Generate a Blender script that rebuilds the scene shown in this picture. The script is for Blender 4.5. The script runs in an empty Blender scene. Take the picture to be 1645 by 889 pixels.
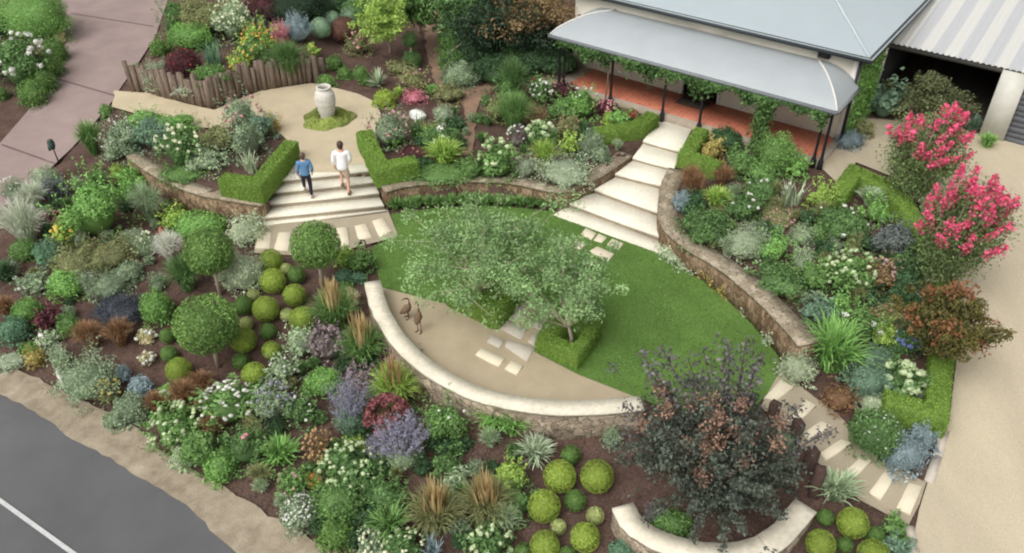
import bpy, math, random
import numpy as np
from mathutils import Vector, Matrix
from mathutils.geometry import delaunay_2d_cdt

C = bpy.context.scene.collection
SC = bpy.context.scene
rad = math.radians

# ------------------------------------------------------------------ camera, sky, sun, exposure
FPX, PITCH, CAMZ = 1350.0, rad(37.5), 13.6
cam_d = bpy.data.cameras.new('camera')
cam = bpy.data.objects.new('camera', cam_d)
C.objects.link(cam)
cam.location = (0, 0, CAMZ)
cam.rotation_euler = (rad(90) - PITCH, 0, 0)
cam_d.sensor_width = 36
cam_d.lens = 36 * FPX / 1645
cam_d.clip_end = 500
SC.camera = cam

SUN_EL, SUN_AZ = rad(54), rad(-138)          # azimuth from +Y towards +X
world = bpy.data.worlds.new('World')
SC.world = world
world.use_nodes = True
nt = world.node_tree
bg = nt.nodes['Background']
sky = nt.nodes.new('ShaderNodeTexSky')
sky.sky_type = 'NISHITA'
sky.sun_disc = False
sky.sun_elevation = SUN_EL
sky.sun_rotation = SUN_AZ
sky.dust_density = 6.0
sky.air_density = 1.0
sky.ozone_density = 0.5
hsv = nt.nodes.new('ShaderNodeHueSaturation')
hsv.inputs['Saturation'].default_value = 0.12      # an overcast, nearly grey sky
nt.links.new(sky.outputs[0], hsv.inputs['Color'])
nt.links.new(hsv.outputs[0], bg.inputs['Color'])
bg.inputs['Strength'].default_value = 0.15
sun_d = bpy.data.lights.new('sun', 'SUN')
sun_d.energy = 0.7
sun_d.angle = rad(60)
sun_d.color = (1.0, 0.96, 0.89)
sun = bpy.data.objects.new('sun', sun_d)
C.objects.link(sun)
sv = Vector((math.sin(SUN_AZ) * math.cos(SUN_EL), math.cos(SUN_AZ) * math.cos(SUN_EL), math.sin(SUN_EL)))
sun.rotation_euler = sv.to_track_quat('Z', 'Y').to_euler()
SC.view_settings.view_transform = 'Standard'
SC.view_settings.look = 'None'
SC.view_settings.exposure = 0.2
SC.view_settings.gamma = 1.0
SC.view_settings.use_curve_mapping = False
SC.cycles.max_bounces = 6
SC.cycles.use_denoising = True
SC.cycles.pixel_filter_type = 'BLACKMAN_HARRIS'
SC.cycles.filter_width = 2.1

# ------------------------------------------------------------------ measuring helpers
CP, SP = math.cos(PITCH), math.sin(PITCH)
def P(px, py, z=0.0):
    u = (px - 822.5) / FPX; v = (444.5 - py) / FPX
    d = (u, CP + v * SP, -SP + v * CP)
    t = (z - CAMZ) / d[2]
    return np.array((d[0] * t, d[1] * t, z))
def depth(p):
    return p[1] * CP - (p[2] - CAMZ) * SP
def Qpx(p):
    w = depth(p)
    return 822.5 + FPX * p[0] / w, 444.5 - FPX * (p[1] * SP + (p[2] - CAMZ) * CP) / w
def height_at(base, toppx_y):
    lo, hi = 0.05, 9.0
    for _ in range(40):
        m = (lo + hi) / 2
        if Qpx(base + np.array((0, 0, m)))[1] > toppx_y: lo = m
        else: hi = m
    return lo
def inpoly(xy, poly):
    xy = np.atleast_2d(xy); poly = np.asarray(poly)[:, :2]
    x, y = xy[:, 0], xy[:, 1]
    c = np.zeros(len(xy), bool)
    j = len(poly) - 1
    for i in range(len(poly)):
        xi, yi = poly[i]; xj, yj = poly[j]
        k = ((yi > y) != (yj > y)) & (x < (xj - xi) * (y - yi) / (yj - yi + 1e-12) + xi)
        c ^= k; j = i
    return c

# ------------------------------------------------------------------ ground heights: two fields that meet at the retaining walls
LOWP = [(420,352,0),(405,372,-.02),(402,404,-.04),(520,360,0),(618,335,0),(600,400,0),(637,383,0),(760,338,0),(890,345,0),(1063,407,0),(1170,480,0),(1250,580,0),(1230,640,0),
        (1030,645,0),(900,610,0),(700,500,0),(800,430,0),(950,470,0),(1100,560,0),(800,600,0),
        (330,350,-.35),(375,355,-.22),(285,322,-.22),(240,290,-.05),(300,380,-.3),(190,230,.4),(150,235,.35),(110,275,.2),(60,310,.08),(0,350,-.05),(0,480,-.5),(0,560,-.8),(0,600,-.98),(0,640,-1.05),
        (230,690,-1.05),(480,855,-1.05),(120,620,-1.0),(590,500,-.12),(690,612,-.25),(850,690,-.35),(1000,720,-.3),(1000,850,-.55),(1200,720,-.15),
        (900,889,-.8),(700,880,-1.0),(600,640,-.55),(600,760,-.8),(450,500,-.25),(300,450,-.2),(200,480,-.4),(200,600,-.85),(400,650,-.75),(1140,800,-.35),
        (1300,640,-.05),(1380,720,-.25),(1465,800,-.45),(1350,860,-.55),(100,420,-.25),(500,440,-.05),(560,420,0)]
UPP = [(215,248,.55),(262,288,.65),(330,312,.65),(424,328,.66),(440,295,.7),(603,278,.7),(520,190,.7),(400,170,.7),(560,150,.7),(250,180,.7),(185,160,.72),
       (620,300,.62),(760,291,.62),(901,300,.62),(1010,250,.66),(1045,195,.7),(1110,205,.7),(1093,243,.68),(1075,320,.62),(1075,365,.6),(1180,430,.55),(1240,480,.5),(1320,520,.32),
       (700,100,.8),(760,180,.72),(620,60,.95),(800,60,.9),(540,100,.85),(860,130,.8),(1300,270,.72),(1200,280,.68),(1590,240,.68),(1645,240,.68),(1420,240,.7),(1500,190,.7),(1600,60,.7),
       (1527,450,.22),(1645,500,.2),(1500,690,-.2),(1430,660,-.05),(1350,600,.05),(1400,500,.3),(1450,400,.42),(1300,400,.5),(1645,889,-.55),(1465,880,-.52),(1490,770,-.4),(1300,600,.0),(1560,700,-.22),
       (0,335,0),(90,270,.15),(150,200,.5),(180,120,.78),(260,0,1.0),(100,0,1.0),(60,160,.6),(0,230,.3),(0,60,.9),(0,150,.6),(-150,300,.1),(500,0,1.0),(900,0,.95),(1300,0,.95)]
def fit(pts):
    X = np.array([P(a, b, z) for a, b, z in pts])
    d = np.sqrt(((X[:, None, :2] - X[None, :, :2]) ** 2).sum(2) + 1.2 ** 2)
    n = len(X)
    A = np.zeros((n + 1, n + 1)); A[:n, :n] = d + np.eye(n) * 0.02; A[n, :n] = 1; A[:n, n] = 1
    w = np.linalg.solve(A, np.append(X[:, 2], 0))
    return X[:, :2].copy(), w
FL_, FU_ = fit(LOWP), fit(UPP)
def fld(f, xy):
    X, w = f
    out = np.empty(len(xy))
    for s in range(0, len(xy), 4000):
        q = xy[s:s + 4000]
        d = np.sqrt(((q[:, None] - X[None]) ** 2).sum(2) + 1.2 ** 2)
        out[s:s + 4000] = d @ w[:-1] + w[-1]
    return out
ZONE_U = [P(*t) for t in [(0,338,0),(60,305,.08),(110,262,.2),(148,215,.4),(172,180,.6),(185,205,.55),(215,248,.6),(262,288,.65),(330,312,.65),(424,328,.65),(441,292,.66),(602,277,.66),(615,300,.62),(680,297,.62),
          (760,291,.62),(840,297,.62),(901,305,.62),(960,280,.64),(1009,252,.66),(1030,226,.66),(1093,245,.66),(1083,272,.66),(1068,330,.64),(1075,365,.62),(1120,400,.6),(1180,430,.58),
          (1240,480,.56),(1312,552,.5),(1300,585,.0),(1282,605,.0),(1310,640,-.05),(1363,685,-.2),(1416,742,-.3),(1487,778,-.42),(1470,850,-.5),(1460,1000,-.6)]] + [np.array(t) for t in [(8, 0, 0), (45, 0, 0), (60, 90, 0), (-60, 90, 0), (-40, 22, 0)]]
SLEEPER_PX = [(213,152),(232,150),(258,158),(300,167),(340,176),(372,164),(398,152),(440,144),(480,138),(501,135)]
SLEEPER = [P(a, b, .7) for a, b in SLEEPER_PX]
ZONE_S = [p + np.array((.04, .3, 0)) for p in SLEEPER] + [P(*t) for t in [(516,118,.9),(545,60,1.1),(570,0,1.2),(300,-60,1.2),(262,20,1.05),(235,90,.95),(208,130,.8)]]
def ground(xy):
    xy = np.atleast_2d(np.asarray(xy, float))[:, :2]
    up = inpoly(xy, ZONE_U)
    z = np.where(up, fld(FU_, xy), fld(FL_, xy))
    s = inpoly(xy, ZONE_S)
    if s.any():
        d = np.full(len(xy), 9.0)
        e = ZONE_S[len(SLEEPER) - 1:] + [ZONE_S[0]]
        for a, b in zip(e[:-1], e[1:]):                      # the raised bed runs out to nothing away from the sleepers
            ab = (b - a)[:2]; t = np.clip(((xy - a[:2]) @ ab) / (ab @ ab), 0, 1)
            d = np.minimum(d, np.linalg.norm(xy - a[:2] - t[:, None] * ab, axis=1))
        z = np.where(s, np.maximum(z, z + np.clip(d, 0, .9) / .9 * np.clip(1.5 - z, 0, 1)), z)
    return np.clip(z, -1.12, 1.7)
def gz(x, y): return float(ground([(x, y)])[0])
def PG(px, py):
    z = 0.3
    for _ in range(14):
        p = P(px, py, z); z = .5 * z + .5 * gz(p[0], p[1])
    return P(px, py, z)

# ------------------------------------------------------------------ materials
def lin(c): return tuple(((v / 255 + .055) / 1.055) ** 2.4 if v > 10 else v / 3300 for v in c)
MATS = {}
def newmat(name):
    m = bpy.data.materials.new(name); m.use_nodes = True
    n = m.node_tree.nodes; b = n['Principled BSDF']
    return m, m.node_tree, n, b
def surf(name, rgb, rough=.8, var=.25, scale=6.0, bump=.0, bscale=40.0, rgb2=None, spec=.3, fine=0.0, metal=0.0, aniso=(1, 1, 1)):
    if name in MATS: return MATS[name]
    m, t, n, b = newmat(name)
    b.inputs['Roughness'].default_value = rough
    b.inputs['Specular IOR Level'].default_value = spec
    b.inputs['Metallic'].default_value = metal
    co = n.new('ShaderNodeTexCoord'); mp = n.new('ShaderNodeMapping'); mp.inputs['Scale'].default_value = aniso
    t.links.new(co.outputs['Object'], mp.inputs[0])
    no = n.new('ShaderNodeTexNoise'); no.inputs['Scale'].default_value = scale; no.inputs['Detail'].default_value = 6; no.inputs['Roughness'].default_value = .65
    t.links.new(mp.outputs[0], no.inputs['Vector'])
    r = n.new('ShaderNodeValToRGB')
    c = np.array(rgb); c2 = np.array(rgb2) if rgb2 is not None else None
    lo = c * (1 - var); hi = c * (1 + var) if c2 is None else c2
    r.color_ramp.elements[0].position = .3; r.color_ramp.elements[1].position = .7
    r.color_ramp.elements[0].color = (*lo, 1); r.color_ramp.elements[1].color = (*hi, 1)
    t.links.new(no.outputs['Fac'], r.inputs[0])
    out = r.outputs[0]
    if fine:
        n2 = n.new('ShaderNodeTexNoise'); n2.inputs['Scale'].default_value = bscale; n2.inputs['Detail'].default_value = 3
        t.links.new(mp.outputs[0], n2.inputs['Vector'])
        mr = n.new('ShaderNodeMapRange'); mr.inputs['From Min'].default_value = .3; mr.inputs['From Max'].default_value = .7
        mr.inputs['To Min'].default_value = 1 - fine; mr.inputs['To Max'].default_value = 1 + fine
        t.links.new(n2.outputs['Fac'], mr.inputs[0])
        mx = n.new('ShaderNodeMix'); mx.data_type = 'RGBA'; mx.blend_type = 'MULTIPLY'; mx.inputs[0].default_value = 1
        t.links.new(out, mx.inputs[6]); t.links.new(mr.outputs[0], mx.inputs[7])
        out = mx.outputs[2]
    t.links.new(out, b.inputs['Base Color'])
    if bump:
        n3 = n.new('ShaderNodeTexNoise'); n3.inputs['Scale'].default_value = bscale; n3.inputs['Detail'].default_value = 4
        t.links.new(mp.outputs[0], n3.inputs['Vector'])
        bp = n.new('ShaderNodeBump'); bp.inputs['Strength'].default_value = bump; bp.inputs['Distance'].default_value = .03
        t.links.new(n3.outputs['Fac'], bp.inputs['Height']); t.links.new(bp.outputs[0], b.inputs['Normal'])
    MATS[name] = m
    return m
def fol(name, rgb, rough=.6, trans=.25, k=1.0, spread=.5, rgb2=None):
    """leaf material: each leaf takes its own tone from the face attribute 'tint'"""
    key = 'leaf_' + name
    if key in MATS: return MATS[key]
    m, t, n, b = newmat(key)
    a = n.new('ShaderNodeAttribute'); a.attribute_name = 'tint'
    r = n.new('ShaderNodeValToRGB')
    c = np.array(lin(rgb)) * k
    g = c.mean(); c = c * .81 + g * .19
    lo = np.clip(c * (1 - spread) , 0, 1); hi = np.clip(c * (1 + spread * 1.1) + np.array((.02, .02, -.005)) * g, 0, .95)
    if rgb2 is not None: hi = np.array(lin(rgb2)) * k
    r.color_ramp.elements[0].color = (*lo, 1); r.color_ramp.elements[1].color = (*hi, 1)
    t.links.new(a.outputs['Fac'], r.inputs[0])
    t.links.new(r.outputs[0], b.inputs['Base Color'])
    b.inputs['Roughness'].default_value = rough; b.inputs['Specular IOR Level'].default_value = .2
    if trans:
        tr = n.new('ShaderNodeBsdfTranslucent'); t.links.new(r.outputs[0], tr.inputs[0])
        mx = n.new('ShaderNodeMixShader'); mx.inputs[0].default_value = trans
        t.links.new(b.outputs[0], mx.inputs[1]); t.links.new(tr.outputs[0], mx.inputs[2])
        t.links.new(mx.outputs[0], n['Material Output'].inputs[0])
    MATS[key] = m
    return m
def stone(name, rgb_a, rgb_b, scale=4.5, zs=1.6, mortar=.35, bump=.6):
    """rubble walling: irregular stones with recessed joints"""
    if name in MATS: return MATS[name]
    m, t, n, b = newmat(name)
    b.inputs['Roughness'].default_value = .9; b.inputs['Specular IOR Level'].default_value = .15
    co = n.new('ShaderNodeTexCoord'); mp = n.new('ShaderNodeMapping'); mp.inputs['Scale'].default_value = (1, 1, zs)
    t.links.new(co.outputs['Object'], mp.inputs[0])
    nz = n.new('ShaderNodeTexNoise'); nz.inputs['Scale'].default_value = 5; nz.inputs['Detail'].default_value = 4
    t.links.new(mp.outputs[0], nz.inputs['Vector'])
    mv = n.new('ShaderNodeMix'); mv.data_type = 'RGBA'; mv.blend_type = 'LINEAR_LIGHT'; mv.inputs[0].default_value = .12
    t.links.new(mp.outputs[0], mv.inputs[6]); t.links.new(nz.outputs['Color'], mv.inputs[7])
    v = n.new('ShaderNodeTexVoronoi'); v.inputs['Scale'].default_value = scale
    e = n.new('ShaderNodeTexVoronoi'); e.feature = 'DISTANCE_TO_EDGE'; e.inputs['Scale'].default_value = scale
    t.links.new(mv.outputs[2], v.inputs['Vector']); t.links.new(mv.outputs[2], e.inputs['Vector'])
    sep = n.new('ShaderNodeSeparateColor'); t.links.new(v.outputs['Color'], sep.inputs[0])
    r = n.new('ShaderNodeValToRGB'); r.color_ramp.elements[0].color = (*rgb_a, 1); r.color_ramp.elements[1].color = (*rgb_b, 1)
    t.links.new(sep.outputs[0], r.inputs[0])
    n2 = n.new('ShaderNodeTexNoise'); n2.inputs['Scale'].default_value = 14; n2.inputs['Detail'].default_value = 6
    t.links.new(mp.outputs[0], n2.inputs['Vector'])
    mr0 = n.new('ShaderNodeMapRange'); mr0.inputs['From Min'].default_value = .3; mr0.inputs['From Max'].default_value = .7; mr0.inputs['To Min'].default_value = .65; mr0.inputs['To Max'].default_value = 1.3
    t.links.new(n2.outputs['Fac'], mr0.inputs[0])
    m1 = n.new('ShaderNodeMix'); m1.data_type = 'RGBA'; m1.blend_type = 'MULTIPLY'; m1.inputs[0].default_value = 1
    t.links.new(r.outputs[0], m1.inputs[6]); t.links.new(mr0.outputs[0], m1.inputs[7])
    mr = n.new('ShaderNodeMapRange'); mr.inputs['From Max'].default_value = .05; mr.inputs['To Min'].default_value = mortar; mr.inputs['To Max'].default_value = 1
    t.links.new(e.outputs['Distance'], mr.inputs[0])
    m2 = n.new('ShaderNodeMix'); m2.data_type = 'RGBA'; m2.blend_type = 'MULTIPLY'; m2.inputs[0].default_value = 1
    t.links.new(m1.outputs[2], m2.inputs[6]); t.links.new(mr.outputs[0], m2.inputs[7])
    t.links.new(m2.outputs[2], b.inputs['Base Color'])
    ad = n.new('ShaderNodeMath'); ad.operation = 'ADD'; t.links.new(mr.outputs[0], ad.inputs[0]); t.links.new(n2.outputs['Fac'], ad.inputs[1])
    bp = n.new('ShaderNodeBump'); bp.inputs['Strength'].default_value = bump; bp.inputs['Distance'].default_value = .03
    t.links.new(ad.outputs[0], bp.inputs['Height']); t.links.new(bp.outputs[0], b.inputs['Normal'])
    MATS[name] = m
    return m
def plain(name, rgb, rough=.6, metal=0., spec=.4):
    if name in MATS: return MATS[name]
    return surf(name, rgb, rough=rough, var=.08, scale=9, spec=spec, metal=metal)

# ------------------------------------------------------------------ objects
def tag(o, label, cat, group=None, kind=None):
    if label: o['label'] = label
    if cat: o['category'] = cat
    if group: o['group'] = group
    if kind: o['kind'] = kind
    return o
def thing(name, label, cat, loc=(0, 0, 0), group=None):
    o = bpy.data.objects.new(name, None); C.objects.link(o)
    o.location = loc; o.empty_display_size = .2
    return tag(o, label, cat, group)
def link(name, me, mats, parent=None, loc=None, smooth=False):
    for m in (mats if isinstance(mats, (list, tuple)) else [mats]): me.materials.append(m)
    o = bpy.data.objects.new(name, me); C.objects.link(o)
    if parent is not None: o.parent = parent
    if loc is not None: o.location = loc
    if smooth: me.polygons.foreach_set('use_smooth', [True] * len(me.polygons))
    return o
class Geo:
    """gathers quads and triangles in arrays and turns them into ONE mesh object"""
    def __init__(s): s.v = []; s.q = []; s.t = []; s.qa = []; s.ta = []; s.qm = []; s.tm = []; s.n = 0
    def mesh(s, v, quads=(), tris=(), tint=.5, mi=0):
        v = np.asarray(v, float).reshape(-1, 3)
        for f, F, A, M, k in ((quads, s.q, s.qa, s.qm, 4), (tris, s.t, s.ta, s.tm, 3)):
            f = np.asarray(f, int).reshape(-1, k)
            if len(f):
                F.append(f + s.n); A.append(np.broadcast_to(np.asarray(tint, float), (len(f),)).copy()); M.append(np.full(len(f), mi))
        s.v.append(v); s.n += len(v)
        return s
    def quads(s, v4, tint=.5, mi=0):
        k = len(v4)
        return s.mesh(v4.reshape(-1, 3), np.arange(k * 4).reshape(-1, 4), (), tint, mi)
    def box(s, lo, hi, M=None, mi=0, tint=.5):
        x0, y0, z0 = lo; x1, y1, z1 = hi
        v = np.array([(x0,y0,z0),(x1,y0,z0),(x1,y1,z0),(x0,y1,z0),(x0,y0,z1),(x1,y0,z1),(x1,y1,z1),(x0,y1,z1)], float)
        if M is not None: v = M(v)
        return s.mesh(v, [(3,2,1,0),(4,5,6,7),(0,1,5,4),(1,2,6,5),(2,3,7,6),(3,0,4,7)], (), tint, mi)
    def tube(s, pts, radii, seg=7, mi=0, tint=.5, cap=True):
        pts = np.asarray(pts, float); k = len(pts); radii = np.broadcast_to(radii, (k,))
        d = np.gradient(pts, axis=0); d /= np.linalg.norm(d, axis=1)[:, None] + 1e-9
        ref = np.array((0, 0, 1.)) if abs(d[:, 2]).mean() < .9 else np.array((1., 0, 0))
        a = np.cross(d, ref); a /= np.linalg.norm(a, axis=1)[:, None] + 1e-9
        b = np.cross(d, a)
        th = np.arange(seg) / seg * 2 * np.pi
        v = pts[:, None] + radii[:, None, None] * (np.cos(th)[None, :, None] * a[:, None] + np.sin(th)[None, :, None] * b[:, None])
        f = [(i * seg + j, i * seg + (j + 1) % seg, (i + 1) * seg + (j + 1) % seg, (i + 1) * seg + j) for i in range(k - 1) for j in range(seg)]
        tr = []
        vv = v.reshape(-1, 3)
        if cap:
            vv = np.vstack([vv, pts[0], pts[-1]]); c0 = k * seg
            tr = [(c0, (j + 1) % seg, j) for j in range(seg)] + [(c0 + 1, (k - 1) * seg + j, (k - 1) * seg + (j + 1) % seg) for j in range(seg)]
        return s.mesh(vv, f, tr, tint, mi)
    def lathe(s, prof, seg=28, c=(0, 0, 0), mi=0, tint=.5, wob=None):
        th = np.arange(seg) / seg * 2 * np.pi
        prof = np.asarray(prof, float); k = len(prof)
        v = np.stack([prof[:, 0, None] * np.cos(th), prof[:, 0, None] * np.sin(th), np.repeat(prof[:, 1, None], seg, 1)], 2) + np.asarray(c)
        f = [(i * seg + j, i * seg + (j + 1) % seg, (i + 1) * seg + (j + 1) % seg, (i + 1) * seg + j) for i in range(k - 1) for j in range(seg)]
        return s.mesh(v.reshape(-1, 3), f, (), tint, mi)
    def prism(s, poly, z0, z1, mi=0, tint=.5, bevel=0.):
        """poly: counter-clockwise xy outline; z0/z1 numbers or arrays"""
        poly = np.asarray(poly, float)[:, :2]
        if (np.roll(poly[:, 0], -1) * poly[:, 1] - poly[:, 0] * np.roll(poly[:, 1], -1)).sum() > 0: poly = poly[::-1]
        k = len(poly)
        z0 = np.broadcast_to(z0, (k,)); z1 = np.broadcast_to(z1, (k,))
        cdt = delaunay_2d_cdt([Vector(p) for p in poly], [], [list(range(k))], 1, 1e-5)
        tr = [tuple(cdt[3][i][0] if cdt[3][i] else i for i in f) for f in cdt[2]]
        if bevel:
            cen = poly.mean(0); e = poly + (cen - poly) / (np.linalg.norm(cen - poly, axis=1)[:, None] + 1e-9) * bevel
            v = np.vstack([np.c_[poly, z0], np.c_[poly, z1 - bevel], np.c_[e, z1]])
            rings = 2
        else:
            v = np.vstack([np.c_[poly, z0], np.c_[poly, z1]]); rings = 1
        f = [(r * k + i, r * k + (i + 1) % k, (r + 1) * k + (i + 1) % k, (r + 1) * k + i) for r in range(rings) for i in range(k)]
        return s.mesh(v, f, [(a + rings * k, b + rings * k, c + rings * k) for a, b, c in tr], tint, mi)
    def build(s, name, mats, parent=None, loc=None, smooth=False):
        me = bpy.data.meshes.new(name)
        v = np.concatenate(s.v) if s.v else np.zeros((0, 3))
        q = np.concatenate(s.q) if s.q else np.zeros((0, 4), int)
        t = np.concatenate(s.t) if s.t else np.zeros((0, 3), int)
        me.vertices.add(len(v)); me.vertices.foreach_set('co', v.astype(np.float32).ravel())
        me.loops.add(q.size + t.size); me.loops.foreach_set('vertex_index', np.concatenate([q.ravel(), t.ravel()]).astype(np.int32))
        me.polygons.add(len(q) + len(t))
        ls = np.concatenate([np.arange(len(q)) * 4, q.size + np.arange(len(t)) * 3]).astype(np.int32)
        me.polygons.foreach_set('loop_start', ls)
        mi = np.concatenate(s.qm + s.tm).astype(np.int32) if (s.qm or s.tm) else np.zeros(0, np.int32)
        me.polygons.foreach_set('material_index', mi)
        me.update(calc_edges=True)
        at = me.attributes.new('tint', 'FLOAT', 'FACE')
        at.data.foreach_set('value', np.concatenate(s.qa + s.ta).astype(np.float32))
        return link(name, me, mats, parent, loc, smooth)

# ------------------------------------------------------------------ leaf and blade makers
def unit(v): return v / (np.linalg.norm(v, axis=-1, keepdims=True) + 1e-9)
def leaves(g, p, nrm, size, asp, rg, tint, mi=0, droop=0.0, bend=.18):
    n = len(p)
    if n == 0: return
    size = np.broadcast_to(size, (n,))[:, None] * rg.uniform(.7, 1.25, (n, 1))
    r = rg.normal(size=(n, 3)); r[:, 2] -= droop
    t = unit(np.cross(np.cross(nrm, r), nrm)); b = np.cross(nrm, t)
    v = np.stack([p - t * size * .5, p + b * size * asp * .5 + nrm * size * bend * .4, p + t * size * .5 - nrm * size * bend, p - b * size * asp * .5 + nrm * size * bend * .4], 1)
    g.quads(v, tint, mi)
def dome_dirs(n, rg, low=-.15):
    z = rg.uniform(low, 1, n); a = rg.uniform(0, 2 * np.pi, n); s = np.sqrt(1 - np.minimum(z * z, 1))
    return np.stack([s * np.cos(a), s * np.sin(a), z], 1)
def ellipsoid(g, c, r, seg=12, rings=7, mi=0, tint=.3, rg=None, rough=0.):
    th = np.arange(seg) / seg * 2 * np.pi; ph = np.linspace(-np.pi / 2, np.pi / 2, rings)
    v = np.stack([np.cos(ph)[:, None] * np.cos(th), np.cos(ph)[:, None] * np.sin(th), np.repeat(np.sin(ph)[:, None], seg, 1)], 2)
    if rg is not None: v = v * (1 + rg.normal(0, rough, (rings, seg, 1)))
    v = v * np.asarray(r) + np.asarray(c)
    f = [(i * seg + j, i * seg + (j + 1) % seg, (i + 1) * seg + (j + 1) % seg, (i + 1) * seg + j) for i in range(rings - 1) for j in range(seg)]
    g.mesh(v.reshape(-1, 3), f, (), tint, mi)
def blobs(g, p, r, rg, mi=0, tint=None, flat=.8):
    """flower heads: small faceted balls"""
    n = len(p)
    if n == 0: return
    seg, rings = 6, 4
    th = np.arange(seg) / seg * 2 * np.pi; ph = np.array([-1.2, -.4, .4, 1.2])
    base = np.stack([np.cos(ph)[:, None] * np.cos(th), np.cos(ph)[:, None] * np.sin(th), np.repeat(np.sin(ph)[:, None] * flat, seg, 1)], 2).reshape(-1, 3)
    f0 = np.array([(i * seg + j, i * seg + (j + 1) % seg, (i + 1) * seg + (j + 1) % seg, (i + 1) * seg + j) for i in range(rings - 1) for j in range(seg)] + [(20, 21, 22, 23), (18, 19, 20, 23)])
    rr = np.broadcast_to(r, (n,))[:, None, None] * rg.uniform(.65, 1.25, (n, 1, 1))
    v = p[:, None] + base[None] * rr * (1 + rg.normal(0, .16, (n, 24, 1)))
    f = f0[None] + np.arange(n)[:, None, None] * 24
    tt = np.repeat(rg.uniform(0, 1, n) if tint is None else np.broadcast_to(tint, (n,)), len(f0)) * .75 + rg.uniform(0, .25, n * len(f0))
    g.mesh(v.reshape(-1, 3), f.reshape(-1, 4), (), tt, mi)
def florets(g, p, r, rg, mi=0, k=22):
    """a flower head made of many small petals round a ball"""
    n = len(p)
    d = dome_dirs(n * k, rg, -.6)
    rr = np.repeat(np.broadcast_to(r, (n,)) * rg.uniform(.7, 1.2, n), k)
    q = np.repeat(p, k, 0) + d * rr[:, None] * np.array((1, 1, .8))
    leaves(g, q, unit(d + rg.normal(0, .25, d.shape)), rr * .75, .85, rg, np.repeat(rg.uniform(0, .7, n), k) + rg.uniform(0, .3, n * k), mi, bend=.05)
def blades(g, base, az, length, reach, rise, width, rg, tint, mi=0, seg=4, droop=1.0, w0=.6):
    """arching blades: base (n,3), az heading, reach outwards, rise upwards"""
    n = len(base)
    t = np.linspace(0, 1, seg + 1)
    dirv = np.stack([np.cos(az), np.sin(az), np.zeros(n)], 1)
    wv = np.stack([-np.sin(az), np.cos(az), np.zeros(n)], 1)
    hor = reach[:, None] * (t ** 1.25)[None]
    zz = rise[:, None] * ((1 + droop)[:, None] * 1.25 * t[None] - droop[:, None] * 1.25 * t[None] ** 2.2) if isinstance(droop, np.ndarray) else rise[:, None] * ((1 + droop) * t - droop * t ** 2)[None]
    side = rg.normal(0, .1, n)[:, None] * reach[:, None] * (t ** 2)[None]
    ctr = base[:, None] + dirv[:, None] * hor[..., None] + wv[:, None] * side[..., None]
    ctr[..., 2] += zz
    ctr[..., 2] = np.maximum(ctr[..., 2], .01)
    wd = np.broadcast_to(width, (n,))[:, None] * np.interp(t, [0, .35, 1], [w0, 1, .12])[None]
    L = ctr - wv[:, None] * wd[..., None] * .5; R = ctr + wv[:, None] * wd[..., None] * .5
    q = np.stack([L[:, :-1], R[:, :-1], R[:, 1:], L[:, 1:]], 2).reshape(-1, 4, 3)
    g.quads(q, np.repeat(tint, seg), mi)
# ------------------------------------------------------------------ plants
FK = 1.4
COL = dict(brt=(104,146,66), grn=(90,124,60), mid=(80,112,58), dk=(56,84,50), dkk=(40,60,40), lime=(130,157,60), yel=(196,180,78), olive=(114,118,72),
           gg=(116,134,102), sil=(150,163,130), blu=(120,138,142), teal=(86,122,92), bur=(88,46,52), brn=(124,92,60), tan=(196,168,118), pale=(168,190,146),
           cream=(214,216,176), box=(127,148,40), boxd=(84,116,48), hedge=(102,132,40), pur=(112,100,98), nvy=(64,69,77), red=(166,70,66), gold=(150,136,66), bluegrn=(94,122,98),
           bronze=(122,100,64), ball=(92,126,58), lawn=(74,116,50), pink=(190,96,110), sage=(132,150,114), smoke=(90,98,94), palebox=(150,160,92), ggball=(122,150,120), silgr=(138,152,122), burb=(98,66,54))
FCOL = dict(white=(224,224,210), cream=(216,222,180), pink=(226,150,158), hot=(238,68,120), red=(190,48,58), crimson=(150,82,86), yel=(226,196,66), lav=(152,148,170), pur=(124,100,124), rust=(150,98,58),
            blue=(118,134,190), orange=(226,150,50), palegrn=(196,214,160), dustpink=(196,150,140), tan=(186,146,96), mauve=(142,122,126), peach=(178,136,106), straw=(200,172,112))
def LM(c): return fol(c, COL[c], k=1.25 * FK)
def FM(c): return fol('petal_' + c, FCOL[c], k=1.15 if c == 'hot' else 1.05, trans=.2, spread=.22)
def ell(d, r, H, s=1.0):
    return np.stack([d[:, 0] * r * s, d[:, 1] * r * s, np.maximum(H * (.42 + .58 * d[:, 2] * s), .01)], 1)
def clumpy(p, rg, k=9, R=1.0):
    """leaf tones that change from clump to clump"""
    c = rg.normal(size=(k, 3)) * R; tv = rg.uniform(0, 1, k)
    d = ((p[:, None] - c[None]) ** 2).sum(2)
    return np.clip(.55 * tv[d.argmin(1)] + .45 * rg.uniform(0, 1, len(p)), 0, 1)
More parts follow.
